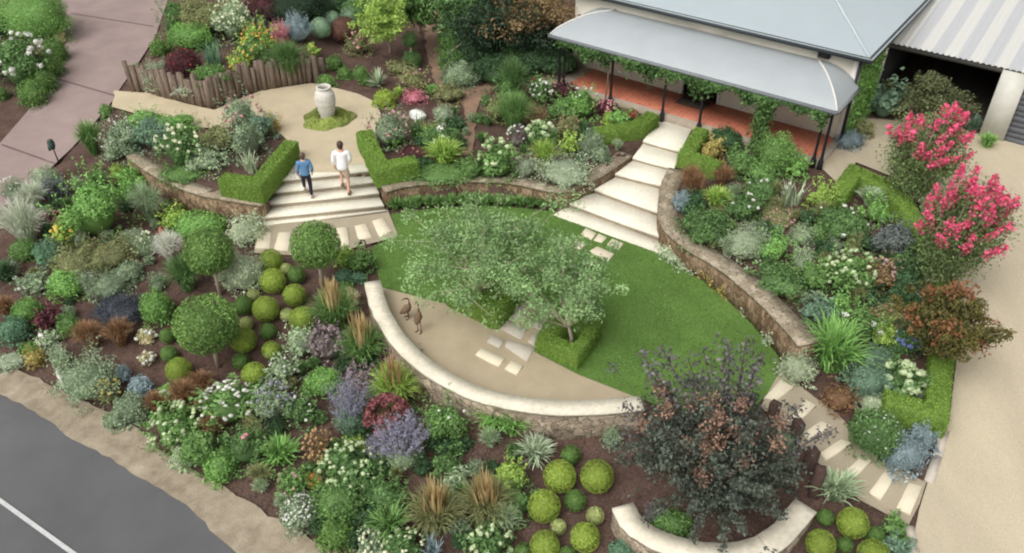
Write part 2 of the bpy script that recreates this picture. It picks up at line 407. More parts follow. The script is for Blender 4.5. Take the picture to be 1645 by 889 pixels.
def g_mound(g, r, H, rg, leaf=.065, cov=1.8, asp=.5, mi=0, low=-.35, wob=.09, jit=(.8, 1.08), nj=.7):
    area = 2 * math.pi * r * (r + H) * .7
    n = int(min(max(area / (leaf * leaf * asp * .5) * cov * .5, 150), 9000))
    d = dome_dirs(n, rg, low)
    ph = rg.uniform(0, 6, 6)
    lump = 1 + wob * (np.sin(5 * d[:, 0] + ph[0]) * np.sin(5 * d[:, 1] + ph[1]) + np.sin(8 * d[:, 0] + ph[2]) * np.sin(7 * d[:, 2] + ph[3]))
    p = ell(d, r, H) * (lump * rg.uniform(*jit, n))[:, None]
    p[:, 2] = np.maximum(p[:, 2], .01)
    nr = unit(d * np.array((1 / r, 1 / r, 1 / max(H * .58, .05))) * r + rg.normal(0, nj, d.shape))
    leaves(g, p, nr, leaf, asp, rg, clumpy(p, rg, 14, max(r, .2)), mi)
    ellipsoid(g, (0, 0, H * .4), (r * .82, r * .82, H * .48), mi=mi, tint=.25, rg=rg, rough=.03)
def g_shrub(g, r, H, rg, leaf=.08, cov=1.1, asp=.5, lobes=11, mi=0, droop=0.):
    k = lobes
    d = dome_dirs(k, rg, .0); c = ell(d, r * .62, H * .74); c[0] = (0, 0, H * .62)
    rl = r * rg.uniform(.26, .5, k); vz = np.clip(H / (2 * r), .55, 1.5)
    for i in range(k):
        area = 4 * math.pi * rl[i] ** 2
        n = int(min(max(area / (leaf * leaf * asp * .5) * cov * .62, 60), 1500))
        e = dome_dirs(n, rg, -.6)
        p = c[i] + e * rl[i] * np.array((1, 1, vz)) * rg.uniform(.6, 1.12, (n, 1))
        ok = p[:, 2] > .0; p = p[ok]; e = e[ok]
        nr = unit(e + rg.normal(0, .6, e.shape) + np.array((0, 0, .35)))
        leaves(g, p, nr, leaf, asp, rg, np.clip(rg.uniform(0, .45) + rg.uniform(0, .6, len(p)), 0, 1), mi, droop)
    ellipsoid(g, (0, 0, H * .36), (r * .6, r * .6, H * .36), mi=mi, tint=.15, rg=rg, rough=.06)
    g_sprigs(g, r, H, rg, leaf, asp, mi)
def g_skirt(g, r, H, rg, leaf, asp, mi=0):
    """low leaves that run out over the soil round the plant"""
    n = int(min(60 + 420 * r, 700)); a = rg.uniform(0, 6.283, n); lob = 1 + .18 * np.sin(3 * a + rg.uniform(0, 6)) + .12 * np.sin(5 * a + rg.uniform(0, 6))
    q = r * lob * rg.uniform(.8, 1.22, n); p = np.stack([q * np.cos(a), q * np.sin(a), np.abs(rg.normal(0, .3, n)) * H * .35 + .02], 1)
    leaves(g, p, unit(rg.normal(0, .5, p.shape) + np.array((0, 0, .7))), leaf, asp, rg, rg.uniform(0, 1, n), mi)
def g_sprigs(g, r, H, rg, leaf, asp, mi=0):
    """loose shoots that break the outline"""
    k = int(18 + 24 * r); m = 9
    d = dome_dirs(k, rg, .0)
    t = np.linspace(.75, 1, m)[None, :, None] * rg.uniform(1.0, 1.42, (k, 1, 1))
    p = (ell(d, r, H)[:, None] * t + rg.normal(0, leaf * .35, (k, m, 3))).reshape(-1, 3)
    leaves(g, p, unit(np.repeat(d, m, 0) * .4 + rg.normal(0, .6, p.shape) + np.array((0, 0, .4))), leaf * .9, asp, rg, np.clip(.3 + rg.uniform(0, .7, len(p)), 0, 1), mi)
def g_grass(g, r, H, rg, n=None, w=.022, droop=1.0, mi=0, spread=.25, reach=1.0):
    n = n or int(np.clip(900 * r * r + 260, 200, 1000))
    az = rg.uniform(0, 2 * np.pi, n); q = r * spread * np.sqrt(rg.uniform(0, 1, n))
    a2 = rg.uniform(0, 2 * np.pi, n)
    base = np.stack([q * np.cos(a2), q * np.sin(a2), np.zeros(n)], 1)
    f = rg.uniform(.12, 1.0, n) ** .75
    blades(g, base, az, None, r * f * reach, H * rg.uniform(.75, 1.1, n) * (1.15 - .55 * f), w, rg, rg.uniform(0, 1, n), mi, 4, droop * (.3 + .9 * f))
def g_strap(g, r, H, rg, n=None, w=.055, mi=0, droop=.9):
    g_grass(g, r, H, rg, n or int(np.clip(160 * r * r * 3 + 70, 60, 300)), w, droop, mi, .3)
def g_agave(g, r, H, rg, n=60, w=.09, mi=0):
    az = rg.uniform(0, 2 * np.pi, n); f = rg.uniform(.1, 1, n)
    base = np.zeros((n, 3)); base[:, 2] = .03
    blades(g, base, az, None, r * (.25 + .75 * f), H * (1.1 - .85 * f), w, rg, rg.uniform(0, 1, n), mi, 3, .25 * f, .8)
def g_spike(g, r, H, rg, n=60, w=.05, mi=0):
    az = rg.uniform(0, 2 * np.pi, n); a2 = rg.uniform(0, 2 * np.pi, n); q = r * .55 * np.sqrt(rg.uniform(0, 1, n))
    base = np.stack([q * np.cos(a2), q * np.sin(a2), np.zeros(n)], 1)
    blades(g, base, az, None, r * rg.uniform(.15, .95, n), H * rg.uniform(.6, 1.05, n), w * .8, rg, rg.uniform(0, 1, n), mi, 3, .35 * np.ones(n), .9)
def g_sprays(g, r, H, rg, n=70, leaf=.05, mi=0, lo=.45, out=.9):
    """upright or leaning stems carrying small leaves or florets along their upper part"""
    az = rg.uniform(0, 2 * np.pi, n); f = np.sqrt(rg.uniform(0, 1, n)) * out
    m = 26
    t = np.tile(np.linspace(lo, 1, m), (n, 1)) + rg.normal(0, .02, (n, m))
    L = rg.uniform(.75, 1.1, n)[:, None]
    hx = r * f[:, None] * t ** 1.2
    p = np.stack([hx * np.cos(az)[:, None], hx * np.sin(az)[:, None], H * L * t * (1.05 - .35 * f[:, None] ** 2)], 2).reshape(-1, 3)
    p += rg.normal(0, leaf * .35, p.shape); p[:, 2] = np.maximum(p[:, 2], .01)
    nr = unit(rg.normal(size=p.shape) + np.array((0, 0, .5)))
    leaves(g, p, nr, leaf * np.tile(np.linspace(1.1, .6, m), n), .5, rg, np.clip(np.repeat(rg.uniform(0, .5, n), m) + rg.uniform(0, .5, n * m), 0, 1), mi)
def g_stems(g, r, H, rg, n=14, rad0=.012, mi=0):
    for i in range(n):
        a = rg.uniform(0, 6.28); f = rg.uniform(.2, .9)
        g.tube([(0, 0, 0), (r * f * .4 * math.cos(a), r * f * .4 * math.sin(a), H * .5), (r * f * math.cos(a), r * f * math.sin(a), H * rg.uniform(.75, .95))], [rad0, rad0 * .8, rad0 * .5], 5, mi, cap=False)
def dome_pts(n, r, H, rg, low=.1, s=1.0):
    d = dome_dirs(n, rg, low); return ell(d, r, H, s)
NAME = dict(mound='shrub', shrub='shrub', big='large_leaved_shrub', carpet='ground_cover_plant', grass='ornamental_grass', strap='strappy_plant', agave='rosette_plant', spike='spiky_plant', plume='plume_grass', rose='rose_bush',
            conifer='dwarf_conifer', hyd='hydrangea', ball='topiary_ball', sage='flowering_sage', airy='airy_perennial', leafy='leafy_perennial', dust='silver_plant', brown='sedge')
def plant_parts(kind, r, H, col, flower, rg):
    """returns [(part name, Geo, material)]"""
    g = Geo(); out = []
    fl = None
    if flower:
        fc, fn, fr = flower.split(':'); fn = int(fn); fr = float(fr); fl = Geo()
    if kind in ('mound', 'shrub', 'leafy', 'hyd', 'rose', 'dust'): g_skirt(g, r, H, rg, .08, .5)
    if kind == 'mound': g_mound(g, r, H, rg)
    elif kind == 'ball':
        g_mound(g, r, H, rg, leaf=.032, cov=1.3, low=-.75, wob=.008, jit=(.965, 1.01), nj=.4)
    elif kind == 'shrub': g_shrub(g, r, H, rg)
    elif kind == 'leafy': g_shrub(g, r, H, rg, leaf=.11, cov=1.3, asp=.45, lobes=8)
    elif kind == 'big': g_shrub(g, r, H, rg, leaf=.19, cov=1.3, asp=.6, lobes=8)
    elif kind == 'carpet': g_mound(g, r, H, rg, leaf=.07, cov=1.5, low=-.05, wob=.3, jit=(.7, 1.2), nj=.9); g_skirt(g, r, H, rg, .07, .45)
    elif kind == 'dust': g_mound(g, r, H, rg, leaf=.06, cov=1.2, asp=.35, wob=.2); g_sprays(g, r, H * 1.1, rg, int(30 + 40 * r), .05, 0, .5)
    elif kind == 'conifer': g_sprays(g, r, H, rg, int(60 + 60 * r), .06, 0, .15, 1.0); g_mound(g, r * .85, H * .8, rg, leaf=.05, asp=.3, wob=.2)
    elif kind in ('grass', 'brown'): g_grass(g, r, H, rg)
    elif kind == 'strap': g_strap(g, r, H, rg)
    elif kind == 'agave': g_agave(g, r, H, rg)
    elif kind == 'spike': g_spike(g, r, H, rg)
    elif kind == 'plume': g_grass(g, r * 1.05, H * .7, rg, n=700, w=.026, spread=.4)
    elif kind == 'rose': g_shrub(g, r, H, rg, leaf=.075, cov=.55, lobes=8); g_stems(g, r, H, rg)
    elif kind == 'sage': g_sprays(g, r * .8, H * .7, rg, int(40 + 50 * r), .055, 0, .1); g_mound(g, r * .6, H * .45, rg, leaf=.055, asp=.35, cov=.8)
    elif kind == 'airy': g_sprays(g, r, H, rg, int(40 + 70 * r), .06, 0, .1); g_mound(g, r * .75, H * .55, rg, leaf=.06, cov=.8, wob=.2)
    elif kind == 'hyd': g_shrub(g, r, H * .92, rg, leaf=.11, cov=1.25, asp=.55, lobes=9)
    if kind != 'plume' or True: out.append(('foliage', g, LM(col)))
    if fl is not None:
        if kind == 'hyd':
            pts = dome_pts(fn, r * 1.0, H * 1.03, rg, .0)
            if fn <= 30:
                for q in pts:
                    f1 = Geo(); blobs(f1, q[None], fr * .85, rg); florets(f1, q[None], fr * .95, rg, 0, 10); out.append(('flower_head', f1, FM(fc)))
                return out
            blobs(fl, pts, fr * .85, rg); florets(fl, pts, fr * .95, rg, 0, 10)
        elif fr >= .075:
            pts = dome_pts(fn, r * .98, H, rg, .0)
            if fn <= 30:
                for q in pts:
                    f1 = Geo(); florets(f1, q[None], fr, rg); out.append(('flower', f1, FM(fc)))
                return out
            florets(fl, pts, fr, rg)
        elif kind == 'plume':
            n = fn; az = rg.uniform(0, 6.28, n); f = rg.uniform(0, .42, n)
            b = np.stack([r * f * np.cos(az), r * f * np.sin(az), np.full(n, H * .45)], 1)
            blades(fl, b, az, None, r * .25 * rg.uniform(.1, 1, n), H * rg.uniform(.35, .6, n), fr, rg, rg.uniform(0, 1, n), 0, 3, .05 * np.ones(n), .35)
        elif kind == 'sage':
            g_sprays(fl, r, H, rg, fn, fr, 0, .5)
        elif kind in ('strap', 'spike', 'grass'):
            for q in dome_pts(fn, r * .8, H * 1.05, rg, .35):
                g.tube([(q[0] * .3, q[1] * .3, 0), q], .008, 4, cap=False)
                f1 = Geo(); florets(f1, q[None], fr, rg, 0, 14); out.append(('flower', f1, FM(fc)))
            return out
        else:
            pts = dome_pts(fn, r * .99, H * 1.01, rg, .05)
            if fn <= 30:                                     # few enough to count: each flower a part
                for q in pts:
                    f1 = Geo(); blobs(f1, q[None], fr, rg); out.append(('flower', f1, FM(fc)))
                return out
            blobs(fl, pts, fr, rg)
        out.append(('flowers', fl, FM(fc)))
    return out
def solve_box(cx, cy, w, h, flat=.3, cap=9.):
    """ground point, radius and height of a plant that fills a w x h pixel box round (cx, cy)"""
    G = PG(cx, cy + h * .22); half = .3
    for _ in range(10):
        c = G + np.array((0, 0, half)); s = FPX / depth(c)
        dv = CAMZ - c[2]; hd = math.hypot(c[0], c[1]); sn = dv / math.hypot(dv, hd); cs = hd / math.hypot(dv, hd)
        r = w / 2 / s; hh = h / 2 / s
        half = math.sqrt(max(hh * hh - (r * sn) ** 2, (flat * r) ** 2)) / cs
        half = min(half, cap * r / 2)
        p = P(cx, cy, G[2] + half)
        G = .5 * G + .5 * np.array((p[0], p[1], gz(p[0], p[1])))
    return G, r, 2 * half
ZR = dict(A=(0,0,.3373), B=(400,0,.3373), C=(800,0,.3373), D=(1200,0,.3374), E=(0,290,.3373), F=(400,290,.3373), G=(800,290,.3373), H=(1200,290,.3374), I=(0,570,.359), J=(400,570,.359), K=(800,570,.359), L=(1200,570,.359), X=(0,0,1))
SEED = [100]; PLACED = []
def plant(kind, cx, cy, w, h, col, flower, label, name=None, cat=None, group=None, flat=None, grow=1.16):
    SEED[0] += 1
    rg = np.random.default_rng(SEED[0])
    PLACED.append((cx, cy, w, h))
    G, r, H = solve_box(cx, cy, w * grow, h * grow, .12 if kind == 'carpet' else (.55 if kind in ('grass', 'plume', 'spike', 'sage', 'strap', 'airy') else .38), dict(grass=1.5, brown=1.4, plume=2.1, spike=1.5, strap=1.05, sage=2.0, hyd=1.8, shrub=1.9, airy=1.7, agave=1.2, dust=1.5, mound=1.9).get(kind, 1.9))
    if kind == 'ball': H = 1.72 * r; G = G + np.array((0, 0, .26 * r))
    parts = plant_parts(kind, r, H, col, flower, rg)
    nm = name or NAME[kind]; ct = cat or nm.replace('_', ' ')
    if len(parts) == 1:
        o = parts[0][1].build(nm, parts[0][2], None, G)
    else:
        o = thing(nm, label, ct, G)
        for pn, g, m in parts: g.build(pn, m, o)
    tag(o, label, ct, group)
    if kind != 'ball':
        q = rg.uniform(.88, 1.16); o.scale = (q, 1 / q, rg.uniform(.92, 1.1)); o.rotation_euler.z = rg.uniform(-.6, .6)
    return o
def plant_table(txt):
    for ln in txt.strip().splitlines():
        ln = ln.strip()
        if not ln or ln[0] == '#': continue
        f = [x.strip() for x in ln.split('|')]
        x0, y0, k = ZR[f[0]]
        cx, cy, w, h = [float(v) for v in f[2].split()]
        plant(f[1], x0 + cx * k, y0 + cy * k, w * k, h * k, f[3], f[4] or None, f[5], *(f[6:7] or [None]), **({'group': f[7]} if len(f) > 7 else {}))
# ------------------------------------------------------------------ setting: ground, roads, paths, lawn
M_mulch = surf('mulch', lin((92,74,66)), var=.3, scale=2.2, fine=.45, bscale=38, bump=.8, rough=.95, spec=.1)
M_drive = surf('red_concrete', lin((146,128,123)), var=.13, scale=.9, fine=.07, bscale=60, rough=.85)
M_joint = plain('joint_line', lin((104,86,86)), rough=.9)
M_gravel = surf('pale_gravel', lin((188,174,147)), var=.09, scale=1.3, fine=.14, bscale=70, bump=.35, rough=.95, spec=.15)
M_gravel2 = surf('drive_gravel', lin((182,170,147)), var=.13, scale=.55, fine=.12, bscale=60, bump=.3, rough=.95, spec=.15, aniso=(1, .3, 1))
M_seatgravel = surf('seat_gravel', lin((174,159,134)), var=.08, scale=1.6, fine=.16, bscale=65, bump=.35, rough=.95, spec=.15)
M_pathgravel = surf('path_gravel', lin((164,153,132)), var=.1, scale=1.3, fine=.14, bscale=65, bump=.35, rough=.95, spec=.15)
M_dirt = surf('bare_earth', lin((136,112,94)), var=.22, scale=1.6, fine=.2, bscale=40, bump=.4, rough=.95, spec=.1)
M_verge = surf('verge_dirt', lin((150,136,116)), var=.3, rgb2=lin((170,158,138)), scale=2.2, fine=.2, bscale=45, bump=.4, rough=.95, spec=.1)
M_asph = surf('asphalt', lin((97,97,98)), var=.15, scale=.4, fine=.16, bscale=90, bump=.25, rough=.9, spec=.2)
M_lawn = surf('lawn', lin((92,122,58)), var=.2, scale=.9, fine=.28, bscale=28, bump=.5, rough=.9, spec=.1)
M_slab = surf('cream_slab', lin((220,209,184)), var=.07, scale=2.5, fine=.06, bscale=40, rough=.85, spec=.2)
M_slab2 = surf('grey_slab', lin((190,181,168)), var=.1, scale=2.5, fine=.09, bscale=40, rough=.85, spec=.2)
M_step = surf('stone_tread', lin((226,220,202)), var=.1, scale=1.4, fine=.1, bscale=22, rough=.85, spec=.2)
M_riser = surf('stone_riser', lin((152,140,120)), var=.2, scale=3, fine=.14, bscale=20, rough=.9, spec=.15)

# the ground: one graded sheet, finer where the garden is
def grid_mesh(name, xs, ys, mat, sink):
    X, Y = np.meshgrid(xs, ys); xy = np.stack([X.ravel(), Y.ravel()], 1)
    z = ground(xy)
    rgn = np.random.default_rng(3)
    z = z + rgn.normal(0, .012, len(z)) - sink(xy)
    for poly, zf in FLATS: z = np.where(inpoly(xy, poly), zf - .06, z)
    nx, ny = len(xs), len(ys)
    i = np.arange(nx - 1)[None] + np.arange(ny - 1)[:, None] * nx
    q = np.stack([i, i + 1, i + nx + 1, i + nx], 2).reshape(-1, 4)
    g = Geo().mesh(np.c_[xy, z], q)
    return tag(g.build(name, mat, smooth=True), None, None, None, 'structure')
SHEETS = []; FLATS = []
def dense(poly, n=6):
    """rounds an outline: Catmull-Rom through its points"""
    p = np.asarray(poly, float); out = []
    for i in range(len(p)):
        a, b, c, d = p[i - 1], p[i], p[(i + 1) % len(p)], p[(i + 2) % len(p)]
        for t in np.linspace(0, 1, n, endpoint=False):
            out.append(.5 * (2 * b + (c - a) * t + (2 * a - 5 * b + 4 * c - d) * t * t + (3 * b - a - 3 * c + d) * t ** 3))
    return np.array(out)
def sheet(name, px, mat, dz=.03, z=None, step=.5, round_=0, extra=None, kind='structure', world=None, jit=0.):
    pts = [PG(a, b) if z is None else P(a, b, z) for a, b in px] if world is None else [np.array(w) for w in world]
    if extra is not None: pts += [np.array(e) for e in extra]
    poly = np.array(pts)[:, :2]
    if round_: poly = dense(poly, round_)
    if jit:                                              # a ragged edge
        rj = np.random.default_rng(len(poly)); out = []
        for i in range(len(poly)):
            a, b = poly[i], poly[(i + 1) % len(poly)]; L = np.linalg.norm(b - a); m = max(1, int(L / .22)) if L < 9 else 1
            n = np.array(((b - a)[1], -(b - a)[0])) / (L + 1e-9)
            for k in range(m): out.append(a + (b - a) * k / m + n * (rj.normal(0, jit) if k else 0))
        poly = np.array(out)
    SHEETS.append(poly)
    if z is not None: FLATS.append((poly, z))
    lo, hi = poly.min(0), poly.max(0)
    X, Y = np.meshgrid(np.arange(lo[0], hi[0], step), np.arange(lo[1], hi[1], step))
    q = np.stack([X.ravel(), Y.ravel()], 1) + .013
    q = q[inpoly(q, poly)]
    k = len(poly)
    v = [Vector(p) for p in poly] + [Vector(p) for p in q]
    r = delaunay_2d_cdt(v, [], [list(range(k))], 1, 1e-4)
    vv = np.array([tuple(p) for p in r[0]])
    zz = (ground(vv) if z is None else np.full(len(vv), z)) + dz
    o = Geo().mesh(np.c_[vv, zz], (), [tuple(f) for f in r[2] if len(f) == 3]).build(name, mat)
    return tag(o, None, None, None, kind)
SLABS = []
def slab(name, quad, mat, label, cat='paving slab', thick=.05, proud=.03, group=None, z=None, grow=1.0):
    p = np.array([PG(a, b) if z is None else P(a, b, z) for a, b in quad]); c = p.mean(0)
    g = Geo(); q = (p - c) * np.array((grow, grow, 1)); proud += .012; SLABS.append((q + c)[:, :2])
    g.prism(q[:, :2], q[:, 2] - thick, q[:, 2] + proud, bevel=.012)
    return tag(g.build(name, mat, None, c), label, cat, group)

def polys(*names): return None
LEFT_DRIVE = [(270,-40),(270,0),(250,60),(222,103),(197,138),(181,163),(151,200),(115,240),(62,290),(0,338),(-90,400),(-260,300),(-80,275),(0,232),(32,195),(65,157),(95,112),(107,62),(98,0),(90,-40)]
sheet('left_driveway', LEFT_DRIVE, M_drive)
dr = bpy.data.objects['left_driveway']
for a, b in (((115,23),(254,45)), ((92,128),(184,155)), ((3,234),(88,264))):
    p = [PG(a[0] + (b[0] - a[0]) * t, a[1] + (b[1] - a[1]) * t) + np.array((0, 0, .036)) for t in np.linspace(0, 1, 9)]
    e = unit(np.cross(p[-1] - p[0], (0, 0, 1))) * .035
    g = Geo(); v = np.array([[q - e, q + e] for q in p]).reshape(-1, 3)
    g.mesh(v, [(2 * i, 2 * i + 1, 2 * i + 3, 2 * i + 2) for i in range(8)])
    g.build('joint', M_joint, dr)
sheet('gravel_court', [(183,147),(240,151),(300,168),(345,178),(385,160),(420,147),(500,135),(540,143),(575,152),(603,165),(612,185),(603,207),(607,262),(604,276),(523,283),(443,290),(428,292),(470,235),(455,220),(440,208),(400,202),(350,208),(300,204),(240,190),(180,173)], M_gravel, dz=.03)
sheet('dirt_track', [(688,0),(715,0),(712,60),(720,105),(742,128),(775,140),(790,120),(806,118),(800,140),(770,165),(766,200),(757,245),(742,245),(748,200),(742,168),(705,140),(688,100),(682,40)], M_dirt, dz=.02, round_=3, jit=.05)
sheet('house_side_path', [(846,132),(866,108),(893,78),(921,88),(921,102),(897,142),(880,140)], surf('side_paving', lin((178,150,128)), var=.16, scale=3, fine=.12, bscale=12, rough=.9), dz=.03)
sheet('right_driveway', [(1316,268),(1350,230),(1378,190),(1440,195),(1480,182),(1574,218),(1660,236),(1800,262),(2100,600),(1900,1000),(1460,1000),(1462,889),(1476,820),(1490,775),(1508,730),(1524,680),(1536,580),(1538,450),(1478,330),(1440,288),(1375,262),(1345,296)], M_gravel2, dz=.03)
sheet('garden_path', [(1257,590),(1280,618),(1308,640),(1338,660),(1361,684),(1379,711),(1415,741),(1452,760),(1487,777),(1476,812),(1459,845),(1420,826),(1379,804),(1343,772),(1310,742),(1282,715),(1250,680),(1222,655),(1236,628)], M_pathgravel, dz=.035)
sheet('stair_foot_path', [(408,408),(412,385),(424,352),(520,346),(622,336),(640,381),(600,392),(560,402),(520,408),(470,412)], M_pathgravel, dz=.035)
# lawn and seating gravel, both level
LAWN = [(597,400),(612,392),(640,381),(628,346),(700,336),(800,332),(893,342),(980,374),(1063,407),(1110,425),(1165,474),(1215,525),(1250,572),(1256,590),(1235,630),(1205,665),(1100,672),(1030,643),(930,604),(860,568),(792,532),(724,492),(612,463),(604,430)]
SEATG = [(612,463),(724,492),(792,532),(860,568),(930,604),(1030,643),(960,658),(860,650),(770,625),(700,590),(650,548),(622,505)]
sheet('lawn', LAWN, M_lawn, dz=.035, z=0)
sheet('seating_gravel', SEATG, M_seatgravel, dz=.03, z=0)
PAVB = [(790,533),(817,506),(850,484),(893,498),(862,541),(858,568)]
sheet('paving_bed', PAVB, M_seatgravel, dz=.045, z=0)
sheet('road', [(395,885),(369,863),(306,798),(206,737),(122,692),(60,650),(0,624)], M_asph, dz=.03, extra=[(-60, 28, 0), (-60, -30, 0), (14, -30, 0), (14, -2, 0)])
sheet('road_verge', [(0,592),(21,591),(72,617),(143,649),(222,690),(251,722),(312,758),(395,805),(460,845),(545,890),(700,1010),(1000,1240),(860,1290),(520,1010),(385,895),(359,872),(301,814),(201,753),(118,709),(57,664),(0,636),(-120,590),(-120,545)], M_verge, dz=.05, jit=.022)
# painted line on the road
a, b = PG(-60, 762), PG(150, 914)
e = unit(np.cross(b - a, (0, 0, 1))) * .045
n_ = 24; pts = [a + (b - a) * t for t in np.linspace(-.5, 1.6, n_)]
v = np.array([[np.append((q - e)[:2], gz(*(q - e)[:2]) + .052), np.append((q + e)[:2], gz(*(q + e)[:2]) + .052)] for q in pts]).reshape(-1, 3)
tag(Geo().mesh(v, [(2 * i, 2 * i + 1, 2 * i + 3, 2 * i + 2) for i in range(n_ - 1)]).build('road_line', surf('road_paint', lin((190,190,188)), var=.12, scale=6, fine=.15, bscale=30)), None, None, None, 'structure')

def sink(xy):
    s = np.zeros(len(xy))
    for p in SHEETS:
        k = inpoly(xy, p); s[k] = .045
    return s
xs = np.concatenate([np.linspace(-70, -16, 28)[:-1], np.arange(-16, 18.01, .22), np.linspace(18, 70, 26)[1:]])
ys = np.concatenate([np.linspace(-25, 7, 16)[:-1], np.arange(7, 34.01, .22), np.linspace(34, 90, 26)[1:]])
grid_mesh('ground', xs, ys, M_mulch, sink)

# bark chips over the beds
rg = np.random.default_rng(11)
q = np.stack([rg.uniform(-14, 13, 90000), rg.uniform(8, 34, 90000)], 1)
keep = np.ones(len(q), bool)
for p in SHEETS: keep &= ~inpoly(q, p)
for p in SHEETS[-2:]: pass
q = q[keep]; q = q[rg.uniform(0, 1, len(q)) < np.clip(1.5 - q[:, 1] / 34, .3, 1)][:46000]
pz = np.c_[q, ground(q) + .015]
g = Geo(); leaves(g, pz, unit(rg.normal(0, .35, pz.shape) + np.array((0, 0, 1))), .055, .55, rg, rg.uniform(0, 1, len(pz)) ** 2.2, bend=.05)
tag(g.build('bark_mulch', fol('bark', (104,80,68), k=1.0, trans=0, spread=.55)), 'dark brown bark mulch covering the garden beds', 'mulch', None, 'stuff')
# ---- stone steps
def lerp(a, b, t): return a + (b - a) * t
def steps(name, label, lips, zs, foot, bottom):
    """lips: pixel ends of each tread's front edge, top tread first; every tread is a block of its own"""
    root = thing(name, label, 'steps', P(*lips[len(lips) // 2][0], 0))
    o = np.array(root.location)
    L = [(P(*a, z), P(*b, z)) for (a, b), z in zip(lips, zs)]
    for i, (l, r) in enumerate(L):
        if i == 0: bl, br = [np.array(v) for v in foot]
        else:
            d = unit(np.cross((0, 0, 1.), L[i - 1][1] - L[i - 1][0]))
            bl, br = L[i - 1][0] + d * .03, L[i - 1][1] + d * .03
        poly = np.array([l, r, br, bl])[:, :2] - o[:2]
        g = Geo(); zb = zs[i + 1] - .03 if i + 1 < len(zs) else bottom
        k = np.array([[l, r, br, bl]])[0]
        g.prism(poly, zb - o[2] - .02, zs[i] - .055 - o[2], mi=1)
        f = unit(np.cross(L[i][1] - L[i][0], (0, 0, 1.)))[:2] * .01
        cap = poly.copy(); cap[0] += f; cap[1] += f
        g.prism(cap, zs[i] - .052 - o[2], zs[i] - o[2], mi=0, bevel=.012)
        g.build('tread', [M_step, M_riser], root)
    return root
def inward(a, b, d, z):
    k = unit(np.cross((0, 0, 1.), P(*b, z) - P(*a, z))) * d
    return P(*a, z) + k, P(*b, z) + k
steps('stone_steps', 'wide flight of pale stone steps that two people are climbing', [((443,290),(599,274)), ((437,309),(603,292)), ((428,328),(609,310)), ((421,349),(617,330)), ((424,362),(622,338))],
      [.72,.565,.41,.255,.1], inward((443,290), (599,274), .5, .72), -.05)
steps('stone_steps', 'flight of broad pale stone steps leading up to the veranda', [((1033,226),(1093,243)), ((1016,253),(1083,271)), ((988,279),(1072,300)), ((955,304),(1065,344)), ((911,325),(1069,384)), ((889,345),(1064,408))],
      [.72,.6,.48,.34,.2,.055], [P(1058,193,.72), P(1112,206,.72)], -.05)

# ---- stone walls
M_wallR = stone('brown_rubble', lin((100,80,62)), lin((150,130,104)), scale=8, zs=.6)
M_wallcap = stone('wall_capping', lin((136,124,104)), lin((170,158,138)), scale=4.2, mortar=.55, bump=.4)
M_seatcap = surf('seat_capping', lin((214,206,186)), var=.12, scale=1.6, fine=.1, bscale=11, rough=.85, spec=.2, bump=.25)
M_seatface = stone('seat_rubble', lin((126,112,96)), lin((170,156,136)), scale=4.5, zs=1.3)
def wall(name, label, px, z, width, base, capm, facem, caph=.07, over=.02, cat='stone wall', n=5, zend=None):
    zz = np.broadcast_to(z, (len(px),))
    c = np.array([P(a, b, k) for (a, b), k in zip(px, zz)])
    t_ = np.linspace(0, len(c) - 1, (len(c) - 1) * n + 1); cl = []
    for t in t_:
        i = min(int(t), len(c) - 2); f = t - i
        A, B, D, E_ = c[max(i - 1, 0)], c[i], c[i + 1], c[min(i + 2, len(c) - 1)]
        cl.append(.5 * (2 * B + (D - A) * f + (2 * A - 5 * B + 4 * D - E_) * f * f + (3 * B - A - 3 * D + E_) * f ** 3))
    c = np.array(cl); d = unit(np.gradient(c, axis=0)); nr = np.cross(d, (0, 0, 1.)); nr = unit(nr)
    root = thing(name, label, cat, (c[len(c) // 2][0], c[len(c) // 2][1], base)); o = np.array(root.location)
    def strip(w, zlo, zhi, mat, nm, rag=0.):
        rg_ = np.random.default_rng(5); g = Geo()
        w_ = w + rg_.normal(0, rag, (len(c), 2))
        a, b = c - nr * w_[:, :1], c + nr * w_[:, 1:]
        k = len(c); V = []
        for P_, Z in ((a, zlo), (b, zlo), (b, zhi), (a, zhi)):
            q = P_.copy(); q[:, 2] = Z; V.append(q - o)
        v = np.concatenate(V)
        f = []
        for s in range(4):
            s2 = (s + 1) % 4
            f += [(s * k + i, s2 * k + i, s2 * k + i + 1, s * k + i + 1) for i in range(k - 1)]
        f += [(0, 3 * k, 2 * k, k), (k - 1, 2 * k - 1, 3 * k - 1, 4 * k - 1)]
        g.mesh(v, f); return g.build(nm, mat, root)
    zc = c[:, 2]
    strip(width / 2, np.full(len(c), base), zc - caph, facem, 'stone_face', .006)
    strip(width / 2 + over, zc - caph + .002, zc, capm, 'capping', .008)
    return root
wall('retaining_wall', 'low curved stone retaining wall left of the wide steps, with a small plaque', [(213,247),(236,264),(262,280),(296,296),(330,307),(375,316),(426,323)], .68, .4, -.3, M_wallcap, M_wallR)
wall('retaining_wall', 'curved stone retaining wall between the two flights of steps', [(615,302),(650,293),(700,288),(760,285),(830,289),(898,302),(940,286),(975,267),(1006,246)], .66, .42, -.1, M_wallcap, M_wallR)
wall('retaining_wall', 'long stone retaining wall curving right of the veranda steps down past the lawn', [(1088,272),(1076,300),(1072,335),(1080,365),(1115,395),(1165,425),(1215,464),(1258,505),(1300,552)], [.68,.68,.68,.68,.7,.74,.8,.86,.92], .5, -.1, M_wallcap, M_wallR)
wall('seat_wall', 'long curved seat wall with pale stone top around the gravel', [(598,452),(610,495),(640,545),(688,590),(755,627),(830,647),(900,654),(965,653),(1032,648)], .45, .38, -.75, M_seatcap, M_seatface, cat='seat wall')
